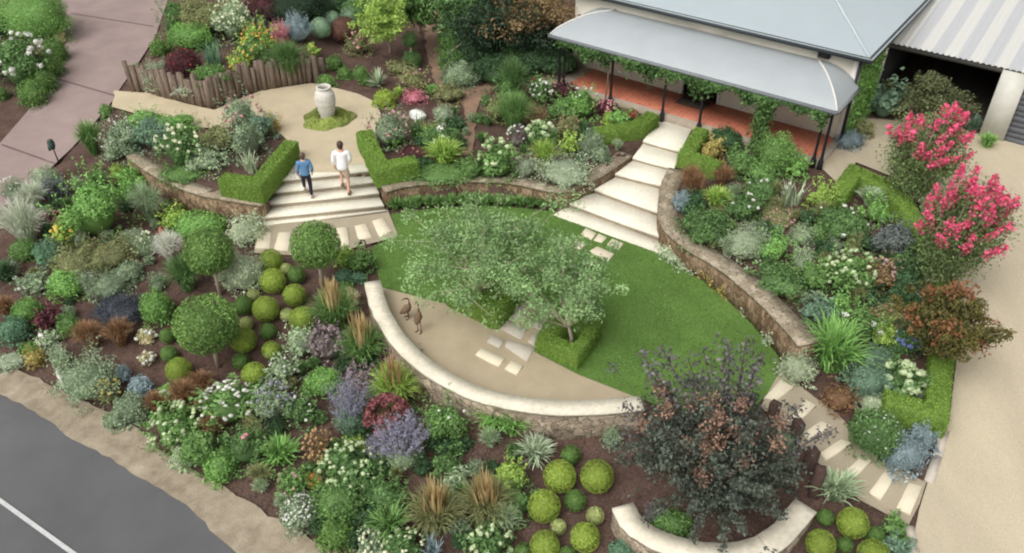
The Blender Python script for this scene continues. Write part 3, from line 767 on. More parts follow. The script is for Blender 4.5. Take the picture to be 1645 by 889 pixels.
wall('seat_wall', 'short curved seat wall with pale stone top at the bottom edge, below the purple tree', [(1000,812),(1018,842),(1055,866),(1105,882),(1150,889),(1205,884),(1250,862),(1295,812)], .02, .42, -1.1, M_seatcap, M_seatface, cat='seat wall')
# plaque on the left wall
pb = bpy.data.objects['retaining_wall']
p = P(327, 320, .45); q2 = P(345, 325, .45)
d = unit(q2 - p); nn = unit(np.cross(d, (0, 0, 1.)))
g = Geo()
def Mp(v): return (p + d * .1 - nn * .0)[None] - np.array(pb.location) + v[:, :1] * d + v[:, 1:2] * nn + v[:, 2:] * np.array((0, 0, 1.))
g.box((-.17, -.12, -.13), (.17, .03, .17), Mp)
g.build('plaque', plain('plaque_metal', lin((176,178,172))), pb)

# ---- slabs and stepping stones
def zq(reg, pts): x0, y0, k = reg; return [(x0 + a * k, y0 + b * k) for a, b in pts]
LQ = (1200, 570, .359)
ORD = ['first', 'second', 'third', 'fourth', 'fifth', 'sixth', 'seventh', 'eighth', 'ninth']
for i, qd in enumerate([[(80,195),(148,118),(202,155),(130,208)], [(172,290),(246,198),(300,240),(222,312)], [(240,345),(312,295),(370,330),(275,385)], [(320,425),(400,378),(460,408),(355,478)], [(410,525),(490,445),(548,488),(470,562)],
                        [(530,605),(600,518),(660,550),(595,652)], [(662,682),(710,577),(775,602),(725,718)]]):
    slab('stepping_stone', zq(LQ, qd), M_slab, f'{ORD[6 - i]} cream stepping stone up the winding path from the right driveway', 'stepping stone', group='stepping stones on the winding path', proud=.04, grow=1.1)
for i, qd in enumerate([[(410,402),(416,378),(436,374),(433,401)], [(440,404),(448,376),(468,376),(463,406)], [(472,406),(480,376),(500,374),(498,406)], [(509,404),(512,373),(530,370),(534,402)], [(541,397),(541,369),(558,367),(562,396)], [(576,388),(570,366),(588,361),(598,384)], [(610,384),(598,358),(616,352),(630,375)]]):
    slab('stepping_stone', qd, M_slab, f'{ORD[i]} cream paving strip from the left at the foot of the wide steps', 'stepping stone', group='paving strips below the wide steps', proud=.05)
GQ = (800, 290, .3373)
for i, qd in enumerate([[(393,265),(417,235),(468,260),(445,290)], [(455,292),(478,262),(518,280),(492,305)], [(518,315),(542,286),(597,308),(570,340)], [(345,322),(370,287),(420,308),(395,337)], [(435,345),(470,322),(552,358),(520,395)], [(395,402),(420,372),(470,395),(445,428)],
                        [(345,445),(365,420),(400,436),(375,465)], [(415,492),(428,455),(452,462),(440,500)], [(280,520),(300,492),(330,505),(310,535)]]):
    slab('stepping_stone', zq(GQ, qd), M_slab, f'{ORD[i]} small cream stepping stone set in the lawn, counted from the veranda steps', 'stepping stone', group='stepping stones set in the lawn', z=0., proud=.055)
NQ = (740, 480, .18)
for qd, m, lb in [([(440,175),(500,80),(600,130),(540,220)], M_slab2, 'grey paving slab farthest from the seat wall, under the tree'), ([(595,245),(640,165),(735,190),(720,295)], M_slab2, 'grey paving slab beside the far corner of the open square hedge'),
                  ([(355,285),(420,205),(592,290),(535,380)], M_slab2, 'long grey paving slab in the middle, touching the dense square hedge'), ([(395,440),(425,380),(662,450),(592,575)], M_slab2, 'largest grey paving slab at the corner of the open square hedge'),
                  ([(598,400),(640,342),(690,330),(655,432)], M_slab2, 'small grey paving slab against the open square hedge'), ([(235,400),(282,338),(392,385),(345,452)], M_slab2, 'small grey square slab left of the large grey slabs'),
                  ([(132,515),(185,455),(397,550),(338,622)], M_slab, 'long cream slab lying in the seating gravel'), ([(393,640),(450,570),(557,615),(498,696)], M_slab, 'square cream slab lying in the seating gravel'), ([(780,190),(830,110),(865,140),(810,208)], M_slab, 'narrow cream slab leaning out from under the tree')]:
    slab('paving_slab', zq(NQ, qd), m, lb, group='slabs between the square hedges', z=0., proud=.055)

for lb, pts in (('pale edging board between the blue grey grass domes and the right driveway', [(1491,776),(1505,735),(1517,695)]), ('pale edging board between the lower box balls and the right driveway', [(1460,848),(1463,868),(1466,900)])):
    L = [PG(*q) for q in pts]; o = L[1]; g = Geo()
    for a, b in zip(L[:-1], L[1:]):
        d = unit(b - a); n = np.cross(d, (0, 0, 1.)); l = np.linalg.norm(b - a)
        g.box((0, -.09, -.08), (l, .09, .07), lambda v: (a - o)[None] + v[:, :1] * d + v[:, 1:2] * n + v[:, 2:] * np.array((0, 0, 1.)))
    tag(g.build('edging_board', M_slab2, None, o), lb, 'edging')
# mown grass
LP_ = np.array([P(a, b, 0) for a, b in LAWN])
q = np.stack([rg.uniform(-5, 8, 120000), rg.uniform(11, 22, 120000)], 1); q = q[inpoly(q, LP_)][:52000]
for sp in SLABS + [np.array([P(a, b, 0) for a, b in PAVB])]: q = q[~inpoly(q, sp)]
pz = np.c_[q, np.full(len(q), .05)]
g = Geo()
st = np.sin(q @ np.array((.83, .55)) * 5.2) * .5 + .5
leaves(g, pz, unit(rg.normal(0, .8, pz.shape) + np.array((0, 0, .7))), .05, .3, rg, np.clip(.1 + .2 * st + .5 * (np.sin(q[:, 0] * 1.7 + 2 * np.sin(q[:, 1] * .9)) * np.sin(q[:, 1] * 2.1 + 1.5 * np.sin(q[:, 0] * 1.3)) * .5 + .5) + rg.uniform(0, .22, len(q)), 0, 1))
tag(g.build('lawn_grass', fol('lawn', (100,132,62), k=1.4, spread=.4)), 'mown green grass of the lens shaped lawn', 'grass', None, 'stuff')

# ------------------------------------------------------------------ the cottage, square to its own axes a (along the front) and b (into the house)
AU, BU = np.array((.809, -.588, 0)), np.array((.588, .809, 0))
def HM(o=(0, 0, 0)):
    o = np.asarray(o, float)
    return lambda v: np.asarray(v)[:, :1] * AU + np.asarray(v)[:, 1:2] * BU + np.asarray(v)[:, 2:] * np.array((0, 0, 1.)) - o
def HP(a, b, z): return AU * a + BU * b + np.array((0, 0, z))
M_wall = surf('cream_boards', lin((226,220,204)), var=.04, scale=3, rough=.8)
M_roof = surf('blue_grey_roof', lin((166,176,180)), var=.04, scale=.6, rough=.55, spec=.4)
M_bull = surf('bullnose_iron', lin((160,166,168)), var=.05, scale=1.2, rough=.45, spec=.5)
M_black = plain('black_paint', lin((34,34,36)), rough=.5)
M_white = plain('white_trim', lin((226,224,216)), rough=.6)
M_conc = surf('plinth_concrete', lin((160,148,132)), var=.12, scale=3, fine=.08, bscale=30, rough=.9)
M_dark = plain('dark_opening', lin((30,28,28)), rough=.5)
def tiles():
    m, t, n, b = newmat('terracotta_tiles')
    co = n.new('ShaderNodeTexCoord'); mp = n.new('ShaderNodeMapping'); mp.inputs['Rotation'].default_value = (0, 0, rad(36))
    br = n.new('ShaderNodeTexBrick'); br.inputs['Scale'].default_value = 1; br.offset = 0
    br.inputs['Brick Width'].default_value = .16; br.inputs['Row Height'].default_value = .16; br.inputs['Mortar Size'].default_value = .012
    br.inputs['Color1'].default_value = (*lin((206,112,82)), 1); br.inputs['Color2'].default_value = (*lin((184,94,70)), 1); br.inputs['Mortar'].default_value = (*lin((176,138,116)), 1)
    t.links.new(co.outputs['Object'], mp.inputs[0]); t.links.new(mp.outputs[0], br.inputs[0]); t.links.new(br.outputs[0], b.inputs['Base Color'])
    b.inputs['Roughness'].default_value = .6
    return m
house = thing('cottage', 'cream cottage with blue grey metal roof and a bullnose veranda hung with vine', 'house', HP(-10.5, 25.15, .6))
ho = np.array(house.location); HMo = HM(ho)
FLZ = .95
W0, W1, WB = -15.5, -5.55, 25.15
g = Geo()
DA0, DA1 = -11.05, -9.75
for lo, hi in (((W0, WB, .55), (DA0, WB + .2, 3.78)), ((DA1, WB, .55), (W1, WB + .2, 3.78)), ((DA0, WB, FLZ + 2.05), (DA1, WB + .2, 3.78)), ((W1 - .2, WB + .2, .4), (W1, 34, 3.78)), ((W0, WB + .2, .5), (W0 + .2, 34, 3.78))): g.box(lo, hi, HMo)
g.build('wall', M_wall, house)
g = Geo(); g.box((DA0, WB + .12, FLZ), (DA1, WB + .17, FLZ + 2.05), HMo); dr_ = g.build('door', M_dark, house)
g = Geo()
for lo, hi in (((DA0 - .1, WB - .03, FLZ), (DA0 - .002, WB + .05, FLZ + 2.15)), ((DA1 + .002, WB - .03, FLZ), (DA1 + .1, WB + .05, FLZ + 2.15))): g.box(lo, hi, HMo)
g.build('door_frame', M_white, dr_)
g = Geo(); g.box((-10.9, WB - .75, FLZ + .006), (-9.9, WB - .15, FLZ + .03), HMo); g.build('door_mat', plain('mat_fibre', lin((70,58,52)), rough=1), house)
for a0, a1 in ((-14.2, -12.9), (-8.3, -7.0)):
    g = Geo(); g.box((a0, WB - .02, FLZ + .75), (a1, WB + .03, FLZ + 1.95), HMo); w_ = g.build('window', M_white, house)
    g = Geo()
    for k in (0, 1): g.box((a0 + .06, WB - .03, FLZ + .8 + k * .6), (a1 - .06, WB - .025, FLZ + 1.33 + k * .58), HMo)
    g.build('pane', plain('window_glass', lin((52,58,62)), rough=.1, spec=.6), w_)
g = Geo(); g.box((-15.1, 23.4, .5), (-5.5, WB - .005, FLZ - .012), HMo); g.build('plinth', M_conc, house)
g = Geo(); g.box((-14.62, 23.58, FLZ - .02), (-5.68, WB - .012, FLZ), HMo); g.build('veranda_floor', tiles(), house)
# main roof: hips and ridge
EZ, OV = 3.8, .3
a0, a1, b0, b1 = W0 - OV, W1 + OV, WB - OV, 34.3
hl = (b1 - b0) / 2
R1, R2 = (a0 + hl, b0 + hl, EZ + hl * .45), (a1 - hl, b0 + hl, EZ + hl * .45)
g = Geo(); v = HMo(np.array([(a0,b0,EZ),(a1,b0,EZ),(a1,b1,EZ),(a0,b1,EZ),R1,R2]))
g.mesh(v, [(0,1,5,4),(2,3,4,5)], [(1,2,5),(3,0,4)]); v2 = v.copy(); v2[:, 2] -= .06; g.mesh(v2, [(3,2,1,0)])
rf = g.build('roof', M_roof, house)
g = Geo()
for A, B in (((a1, b0, EZ), R2), ((a0, b0, EZ), R1), (R1, R2)):
    pp = HMo(np.array([A, B])); pp[:, 2] += .0; g.tube(pp, .05, 6)
g.build('ridge_capping', surf('ridge_cap', lin((176,186,190)), var=.03, rough=.5), rf)
g = Geo()
g.box((a0 - .1, b0 - .12, EZ - .14), (a1 + .12, b0 - .004, EZ - .01), HMo); g.box((a1 + .004, b0 - .002, EZ - .14), (a1 + .12, b1, EZ - .01), HMo)
gt = g.build('gutter', plain('gutter_dark', lin((60,66,70)), rough=.5), house)
g = Geo(); g.box((a0 - .1, b0 - .126, EZ - .025), (a1 + .126, b0 - .10, EZ + .012), HMo); g.box((a1 + .10, b0 - .09, EZ - .025), (a1 + .126, b1, EZ + .012), HMo); g.build('gutter_lip', plain('gutter_lip', lin((170,178,180))), gt)
g = Geo(); g.tube(HMo(np.array([(W1 + .05, WB - .05, EZ - .1), (W1 + .05, WB - .05, .7)])), .05, 8); g.build('downpipe', M_black, house)
g = Geo(); g.box((W1 - .16, WB - .015, .7), (W1 + .012, WB + .18, 3.7), HMo); g.build('corner_board', M_white, house)
g = Geo(); g.box((-6.75, WB - .2, 3.42), (-6.4, WB - .003, 3.6), HMo); g.build('floodlight', M_black, house)
# bullnose veranda roof with hipped ends
VA0, VA1, VB0, VZ0, VZ1 = -15.25, -5.38, 23.2, 2.72, 3.28
def arc(t): # t 0 at gutter .. 1 at wall
    return t * (WB - .02 - VB0), VZ0 + (VZ1 - VZ0) * math.sin(min(t * 1.25, 1) * math.pi / 2) ** .75
T = np.linspace(0, 1, 11); rows = []
for t in T:
    db, z = arc(t); inset = db * .72
    rows.append([(VA0 + inset, VB0 + db, z), (VA1 - inset, VB0 + db, z)])
g = Geo(); n_ = 40
V = []
for (A, B) in rows: V += [np.array(A) + (np.array(B) - np.array(A)) * s for s in np.linspace(0, 1, n_ + 1)]
f = [(i * (n_ + 1) + j, i * (n_ + 1) + j + 1, (i + 1) * (n_ + 1) + j + 1, (i + 1) * (n_ + 1) + j) for i in range(10) for j in range(n_)]
g.mesh(HMo(np.array(V)), f)
for side in (0, 1):                                   # end hips
    ea = VA0 if side == 0 else VA1; V = []
    for i, t in enumerate(T):
        db, z = arc(t); ins = db * .72
        A = np.array(rows[i][side]); B = np.array((ea + (ins if side == 0 else -ins), WB - .02, z))
        V += [A + (B - A) * s for s in np.linspace(0, 1, 5)]
    g.mesh(HMo(np.array(V)), [(i * 5 + j, i * 5 + j + 1, (i + 1) * 5 + j + 1, (i + 1) * 5 + j) for i in range(10) for j in range(4)])
vr = g.build('veranda_roof', M_bull, house, smooth=True)
g = Geo()
for side in (0, 1): g.tube(HMo(np.array([r[side] for r in rows]) + np.array((0, 0, .015))), .032, 6)
g.build('hip_capping', plain('hip_cap', lin((212,210,202))), vr)
g = Geo(); g.box((VA0 - .03, VB0 - .1, VZ0 - .09), (VA1 + .03, VB0 + .01, VZ0 - .003), HMo); g.box((VA1 - .01, VB0 + .012, VZ0 - .09), (VA1 + .07, WB - .03, VZ0 - .003), HMo); g.box((VA0 - .07, VB0 + .012, VZ0 - .09), (VA0 + .01, WB - .03, VZ0 - .003), HMo)
g.build('veranda_gutter', plain('gutter_pale', lin((120,124,126))), house)
for a in (-14.92, -14.72, -12.82, -10.84, -9.51, -7.49, -5.72, -5.5):
    g = Geo(); bb = 23.34
    g.lathe([(.0, .6), (.085, .6), (.085, .98), (.06, 1.03), (.045, 1.2), (.04, 2.5), (.06, 2.53), (.05, 2.6), (0, 2.6)], 10, HMo(np.array([(a, bb, 0)]))[0])
    g.build('post', M_black, house)
g = Geo(); g.box((-15.0, 23.3, 2.53), (-5.45, 23.38, 2.64), HMo); g.build('beam', M_black, house)

# climbing vine along the veranda gutter
rg = np.random.default_rng(21)
vine = thing('climbing_vine', 'green vine trained along the veranda beam under the gutter', 'vine', HP(-10.2, 23.3, .75)); vo = np.array(vine.location)
g = Geo(); n_ = 13000
aa = rg.uniform(-14.85, -5.6, n_); th = .13 + .09 * np.sin(aa * 3.1) + .06 * np.sin(aa * 7.7 + 1) + .12 * np.exp(-((aa + 12.8) / .5) ** 2) + .14 * np.exp(-((aa + 10.9) / .5) ** 2) + .1 * np.exp(-((aa + 9.4) / .4) ** 2)
bb = 23.2 + rg.normal(0, .13, n_); zz = 2.64 - np.abs(rg.normal(0, 1, n_)) * th * .85
nb = 1500; aa = np.append(aa, -7.49 + rg.normal(0, .13, nb)); bb = np.append(bb, 23.3 + rg.normal(0, .12, nb)); zz = np.append(zz, 2.5 - 1.75 * rg.uniform(0, 1, nb) ** 1.5)
p = HM(vo)(np.stack([aa, bb, zz], 1))
leaves(g, p, unit(rg.normal(0, .6, p.shape) - BU * .6 + np.array((0, 0, .5))), .1, .75, rg, np.clip(.5 + .3 * np.sin(aa * 4) + rg.normal(0, .25, len(aa)), 0, 1), droop=.5)
g.build('foliage', fol('vine', (72,104,50), k=1.4), vine)
g = Geo()
for a in (-12.95, -7.55): g.tube(HM(vo)(np.array([(a, 23.2, .75), (a + .05, 23.22, 1.6), (a, 23.25, 2.5)])), .022, 6)
g.build('stem', surf('vine_bark', lin((120,104,86)), var=.2, rough=.9), vine)
# wall-hugging creeper on the cottage end
g = Geo(); n_ = 4200; bb = rg.uniform(25.3, 27.8, n_); zz = .7 + 2.9 * rg.uniform(0, 1, n_)
ok = rg.uniform(0, 1, n_) < (1 - .35 * (np.sin(bb * 5) * np.sin(zz * 4) > .45)); bb, zz = bb[ok], zz[ok]
p = np.stack([W1 + .07 + np.abs(rg.normal(0, .05, len(bb))), bb, zz], 1); o_ = HP(W1, 26, .7)
leaves(g, HM(o_)(p), unit(rg.normal(0, .5, p.shape) + AU), .11, .75, rg, rg.uniform(0, 1, len(p)))
tag(g.build('wall_creeper', LM('brt'), None, o_), 'bright green creeper climbing the end wall of the cottage', 'creeper')

# ------------------------------------------------------------------ the carport shed beside the cottage
def corrug():
    m, t, n, b = newmat('sheet_roof')
    co = n.new('ShaderNodeTexCoord'); sx = n.new('ShaderNodeSeparateXYZ'); mp = n.new('ShaderNodeMapping'); mp.inputs['Rotation'].default_value = (0, 0, rad(36))
    t.links.new(co.outputs['Object'], mp.inputs[0]); t.links.new(mp.outputs[0], sx.inputs[0])
    w = n.new('ShaderNodeTexWave'); w.inputs['Scale'].default_value = .42; w.inputs['Distortion'].default_value = .3; w.inputs['Phase Offset'].default_value = 2.0
    t.links.new(mp.outputs[0], w.inputs[0])
    r = n.new('ShaderNodeValToRGB'); r.color_ramp.elements[0].position = .42; r.color_ramp.elements[1].position = .58
    r.color_ramp.elements[0].color = (*lin((178,179,180)), 1); r.color_ramp.elements[1].color = (*lin((197,196,190)), 1)
    t.links.new(w.outputs['Fac'], r.inputs[0]); t.links.new(r.outputs[0], b.inputs['Base Color'])
    b.inputs['Roughness'].default_value = .5
    return m
shed = thing('carport', 'open carport with corrugated sheet roof and a pale end wall right of the cottage', 'carport', HP(-3.8, 28.6, .68)); so = np.array(shed.location); SM = HM(so)
g = Geo(); na = 170; AA = np.linspace(-5.7, 4.0, na); zc = .028 * np.sin(AA * 2 * np.pi / .17)
v0 = SM(np.stack([AA, np.full(na, 28.45), 3.02 + zc], 1)); v1 = SM(np.stack([AA, np.full(na, 38.5), 4.6 + zc], 1))
g.mesh(np.vstack([v0, v1]), [(i, i + 1, na + i + 1, na + i) for i in range(na - 1)])
g.build('roof', corrug(), shed, smooth=True)
g = Geo(); g.box((-5.7, 28.5, 2.84), (4, 28.58, 2.97), SM); g.build('beam', plain('beam_dark', lin((70,68,64))), shed)
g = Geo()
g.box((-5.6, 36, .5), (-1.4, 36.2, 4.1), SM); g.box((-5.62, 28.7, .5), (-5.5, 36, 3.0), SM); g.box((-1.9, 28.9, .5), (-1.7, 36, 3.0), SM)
g.build('inner_wall', plain('shed_dark', lin((44,42,42)), rough=.9), shed)  # dark wall colour deepens the shade inside the carport bay
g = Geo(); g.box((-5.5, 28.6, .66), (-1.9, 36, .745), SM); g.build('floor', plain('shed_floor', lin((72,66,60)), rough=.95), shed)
g = Geo(); g.box((-2.1, 28.45, .5), (-1.38, 28.75, 2.96), SM); g.build('end_wall', surf('pale_render', lin((196,194,184)), var=.12, scale=1.6, rough=.9), shed)
g = Geo()
for k in range(12): g.box((-1.38, 28.58 + .012 * (k % 2), .68 + k * .18), (1.5, 28.64 + .012 * (k % 2), .86 + k * .18), SM)
g.build('roller_door', plain('roller_grey', lin((104,106,112)), rough=.6), shed)

# ------------------------------------------------------------------ clipped hedges
def hedge(label, px, height, z=None, width=.42, poly=None, hole=None, name='box_hedge', leaf=.043, col='hedge', wob=.02):
    rg = np.random.default_rng(len(label) * 7 + len(px or poly))
    def off(line, w):
        line = np.asarray(line)[:, :2]; d = unit(np.gradient(line, axis=0)); out_l, out_r = [], []
        for i in range(len(line)):
            if i == 0: n = d[0]
            elif i == len(line) - 1: n = d[-1]
            a = unit(line[min(i + 1, len(line) - 1)] - line[max(i - 1, 0)]) if 0 < i < len(line) - 1 else None
            if a is None:
                dd = unit(line[1] - line[0]) if i == 0 else unit(line[-1] - line[-2]); nn = np.array((dd[1], -dd[0])); k = 1.
            else:
                d1, d2 = unit(line[i] - line[i - 1]), unit(line[i + 1] - line[i]); n1, n2 = np.array((d1[1], -d1[0])), np.array((d2[1], -d2[0]))
                nn = unit(n1 + n2); k = 1 / max(nn @ n1, .45)
            out_l.append(line[i] - nn * w / 2 * k); out_r.append(line[i] + nn * w / 2 * k)
        return np.array(out_l + out_r[::-1])
    if poly is not None: pw = np.array([P(a, b, z) for a, b in poly])[:, :2]
    else:
        def topz(a, b):
            p = PG(a, b)
            for _ in range(8): p = P(a, b, gz(p[0], p[1]) + height)
            return p
        L = np.array([topz(a, b) for a, b in px]); pw = off(L, width)
    c = pw.mean(0); zb = gz(*c) if z is None else z - height
    base = np.full(len(pw), zb)
    bz_at = lambda xy: np.full(len(xy), zb)
    if z is None:                                        # the hedge follows the ground under its centre line
        lb_ = np.array([gz(*q[:2]) for q in L]); base = np.r_[lb_, lb_[::-1]]
        def bz_at(xy):
            best = np.full(len(xy), 1e9); out = np.full(len(xy), lb_[0])
            for i in range(len(L) - 1):
                a, b = L[i][:2], L[i + 1][:2]; t = np.clip(((xy - a) @ (b - a)) / ((b - a) @ (b - a)), 0, 1)
                dd = np.linalg.norm(xy - a - t[:, None] * (b - a), axis=1); m = dd < best
                best[m] = dd[m]; out[m] = (lb_[i] + (lb_[i + 1] - lb_[i]) * t)[m]
            return out
    top = base + height if z is None else np.full(len(pw), z)
    o = np.array((c[0], c[1], zb))
    g = Geo(); q = pw - c
    if hole is not None:
        hw = np.array([P(a, b, z) for a, b in hole])[:, :2] - c
        k = len(q)
        v = np.vstack([np.c_[q, base - zb], np.c_[q, top - zb - .02], np.c_[hw, base[:len(hw)] - zb], np.c_[hw, top[:len(hw)] - zb - .02]])
        f = []
        for i in range(k):
            j = (i + 1) % k
            f += [(i, j, k + j, k + i), (k + i, k + j, 3 * k + j, 3 * k + i), (2 * k + j, 2 * k + i, 3 * k + i, 3 * k + j)]
        g.mesh(v, f, (), .25)
        rings = [pw, hw + c]
    else:
        g.prism(q, base - zb - .05, top - zb - .02, tint=.25)
        rings = [pw]
    P_, N_ = [], []
    lo, hi = pw.min(0), pw.max(0); area = (hi - lo).prod()
    n = int(min(area * 2600, 60000)); s = rg.uniform(lo, hi, (n, 2)); s = s[inpoly(s, pw)]
    if hole is not None: s = s[~inpoly(s, rings[1])]
    s = s[:9000]
    zi = bz_at(s) + height
    P_.append(np.c_[s - c, (zi - zb + rg.normal(0, .012, len(s)))]); N_.append(np.tile((0, 0, 1.), (len(s), 1)))
    for R in rings:
        for i in range(len(R)):
            a, b = R[i], R[(i + 1) % len(R)]; L_ = np.linalg.norm(b - a); n = int(L_ * height * 1500)
            t = rg.uniform(0, 1, n)[:, None]; xy = a + (b - a) * t; dn = np.array(((b - a)[1], -(b - a)[0])) / (L_ + 1e-9)
            if inpoly((a + b)[None] / 2 + dn * .05, pw)[0] and R is rings[0]: dn = -dn
            zz = bz_at(xy) - zb + rg.uniform(0, height, n)
            P_.append(np.c_[xy - c + dn * .018 + rg.normal(0, .012, (n, 2)), zz]); N_.append(np.tile((*dn, 0), (n, 1)))
    p = np.concatenate(P_); nn = unit(np.concatenate(N_) + rg.normal(0, .42, p.shape))
    leaves(g, p, nn, leaf, .6, rg, np.clip(clumpy(p, rg, 30, 2) * .5 + .25 + rg.normal(0, .15, len(p)), 0, 1))
    return tag(g.build(name, LM(col), None, o), label, 'hedge')
hedge('clipped L shaped box hedge left of the people on the wide steps', [(356,283),(412,292),(468,226)], .58)
hedge('clipped L shaped box hedge right of the people on the wide steps', [(584,210),(611,266),(668,256)], .56, width=.46)
hedge('clipped stepped box hedge left of the veranda steps', [(957,210),(1022,226),(1050,182)], .45, width=.46)
hedge('clipped stepped box hedge right of the veranda steps', [(1128,206),(1103,245),(1155,265)], .45, width=.42)
hedge('long clipped box hedge along the right driveway, turning back at both ends', [(1347,310),(1374,272),(1440,302),(1500,400),(1521,460),(1521,530),(1512,600),(1507,662),(1424,636)], .55, width=.44)
hedge('dense solid square box hedge beneath the left lawn tree', None, .6, z=.6, poly=[(716,463),(797,502),(826,476),(746,440)])
hedge('hollow square box hedge around the trunk of the right lawn tree', None, .5, z=.5, poly=[(862,541),(928,571),(968,519),(903,496)], hole=[(894,540),(922,552),(944,524),(915,513)])

# ------------------------------------------------------------------ old timber sleepers holding the raised bed
rg = np.random.default_rng(8)
M_sleep = surf('old_sleeper', lin((126,111,98)), var=.35, scale=2.5, fine=.25, bscale=16, bump=.7, rough=.95, spec=.1, aniso=(6, 6, .7))
sw = thing('sleeper_wall', 'curving wall of upright weathered timber sleepers holding up the raised bed', 'timber wall', SLEEPER[4]); so_ = np.array(sw.location)
L = np.array(SLEEPER); cum = np.r_[0, np.cumsum(np.linalg.norm(np.diff(L, axis=0), axis=1))]
s = .0
while s < cum[-1]:
    w = rg.uniform(.13, .21); x = np.array([np.interp(s + w / 2, cum, L[:, k]) for k in range(3)]); y = np.array([np.interp(min(s + w / 2 + .1, cum[-1]), cum, L[:, k]) for k in range(3)]); x0 = np.array([np.interp(max(s + w / 2 - .1, 0), cum, L[:, k]) for k in range(3)])
    d = unit(y - x0); nn = np.array((-d[1], d[0], 0)); h = rg.uniform(.92, 1.22); ln = rg.normal(0, .035)
    def M_(v): return (x - so_)[None] + (v[:, :1] + v[:, 2:] * ln) * d + v[:, 1:2] * nn + v[:, 2:] * np.array((0, 0, 1.))
    g = Geo(); off = rg.uniform(-.03, .05); g.box((-w / 2 + .006, off - .06, -.2), (w / 2 - .006, off + .07, h), M_); g.build('sleeper', M_sleep, sw)
    s += w
def post_timber(name, label, px, base, hgt, w=.2, cat='timber post', lean=(0, 0), group=None, mat=None):
    p = PG(*px); g = Geo(); v = np.array([(-w/2,-w/2,-.1),(w/2,-w/2,-.1),(w/2,w/2,-.1),(-w/2,w/2,-.1)]); t_ = v.copy(); t_[:, 2] = hgt; t_[:, 0] += lean[0]; t_[:, 1] += lean[1]; t_[1:3, 2] -= .04
    e = t_.copy(); e[:, :2] = (t_[:, :2] - t_[:, :2].mean(0)) * .82 + t_[:, :2].mean(0); e[:, 2] += .02
    R = rg.uniform(0, 1.5); M = np.array(((math.cos(R), -math.sin(R), 0), (math.sin(R), math.cos(R), 0), (0, 0, 1)))
    g.mesh(np.vstack([v, t_, e]) @ M.T, [(i, (i+1)%4, 4+(i+1)%4, 4+i) for i in range(4)] + [(4+i, 4+(i+1)%4, 8+(i+1)%4, 8+i) for i in range(4)] + [(8,9,10,11)])
    return tag(g.build(name, mat or M_sleep, None, p), label, cat, group)
M_dkpost = surf('dark_post', lin((84,66,60)), var=.3, scale=3, fine=.25, bscale=18, bump=.6, rough=.95, aniso=(5, 5, .7))
for px, h, lb in [((1275,708), .62, 'uppermost dark timber post beside the winding path, near the slabs'), ((1297,756), .68, 'middle dark timber post beside the winding path, in the purple tree'), ((1305,795), .85, 'lowest and tallest dark timber post above the variegated grass'), ((1240,672), .5, 'short dark timber post deep in the purple tree foliage')]:
    post_timber('timber_post', lb, px, 0, h, .2, group='timber posts beside the winding path', mat=M_dkpost)
post_timber('timber_post', 'tall weathered sleeper post at the right end of the sleeper wall', (509,130), 0, .95, .2)
post_timber('timber_post', 'short weathered sleeper stub behind the end of the sleeper wall', (519,118), 0, .6, .17)
# fallen white post and little plank by the road
g = Geo(); p0, p1 = PG(91, 594), PG(104, 625); d = unit(p1 - p0); nn = unit(np.cross(d, (0, 0, 1.)))
L_ = np.linalg.norm(p1 - p0)
g.box((0, -.05, .02), (L_, .05, .1), lambda v: v[:, :1] * d + v[:, 1:2] * nn + v[:, 2:] * np.array((0, 0, 1.)))
tag(g.build('marker_post', plain('white_post', lin((206,202,194))), None, p0 + np.array((0, 0, .05))), 'white marker post lying fallen by the road verge', 'post')
g = Geo(); p0 = PG(549, 639); p0 = PG(148, 637); g.box((-.22, -.06, 0), (.22, .06, .05), lambda v: np.stack([v[:, 0] * .8 + v[:, 1] * .6, -v[:, 0] * .6 + v[:, 1] * .8, v[:, 2]], 1))
tag(g.build('plank', plain('pale_plank', lin((176,160,136))), None, p0 + np.array((0, 0, .05))), 'short pale plank edging the verge under the grey ground cover', 'plank')

# ------------------------------------------------------------------ urn on its moss bed
uc = P(527, 192, .73)
urn = thing('urn', 'tall pale stone urn standing on the mossy mound', 'urn', uc)
uh = height_at(uc, 139)
k = uh / 1.36
pr = np.array([(0,.02),(.2,.02),(.215,.0),(.225,.06),(.28,.25),(.345,.5),(.385,.75),(.39,.92),(.35,1.1),(.27,1.22),(.235,1.27),(.275,1.3),(.285,1.34),(.26,1.36),(.215,1.35),(.2,1.25),(.26,1.1),(.28,.9),(.0,.8)]) * k
pr2 = np.interp(np.linspace(0, len(pr) - 1, 80), np.arange(len(pr)), pr[:, 0]), np.interp(np.linspace(0, len(pr) - 1, 80), np.arange(len(pr)), pr[:, 1])
pr2 = np.stack(pr2, 1)
M_urn = surf('urn_stone', lin((206,202,192)), var=.12, scale=5, fine=.12, bscale=18, bump=.35, rough=.9, spec=.15, aniso=(1, 1, 3.0))
for zz in (.5, .6, .7, .8, .9): pr2[(np.abs(pr2[:, 1] - zz * k) < .022 * k) & (pr2[:, 0] > .3 * k) & (np.arange(80) < 45), 0] -= .012
g = Geo(); g.lathe(pr2, 36); g.build('vessel', M_urn, urn, smooth=True)
rg = np.random.default_rng(31)
g = Geo(); n_ = 6000; a = rg.uniform(0, 6.28, n_); q = np.sqrt(rg.uniform(0, 1, n_)); rr = .86 * (1 + .07 * np.sin(3 * a + 1) + .05 * np.sin(7 * a))
p = np.stack([q * rr * np.cos(a), q * rr * np.sin(a), (.2 + .05 * np.sin(9 * q * np.cos(a)) + .04 * np.sin(8 * q * np.sin(a))) * np.sqrt(np.clip(1.02 - q ** 2.5, 0, 1)) ], 1)
ok = (q * rr > .16); p = p[ok]
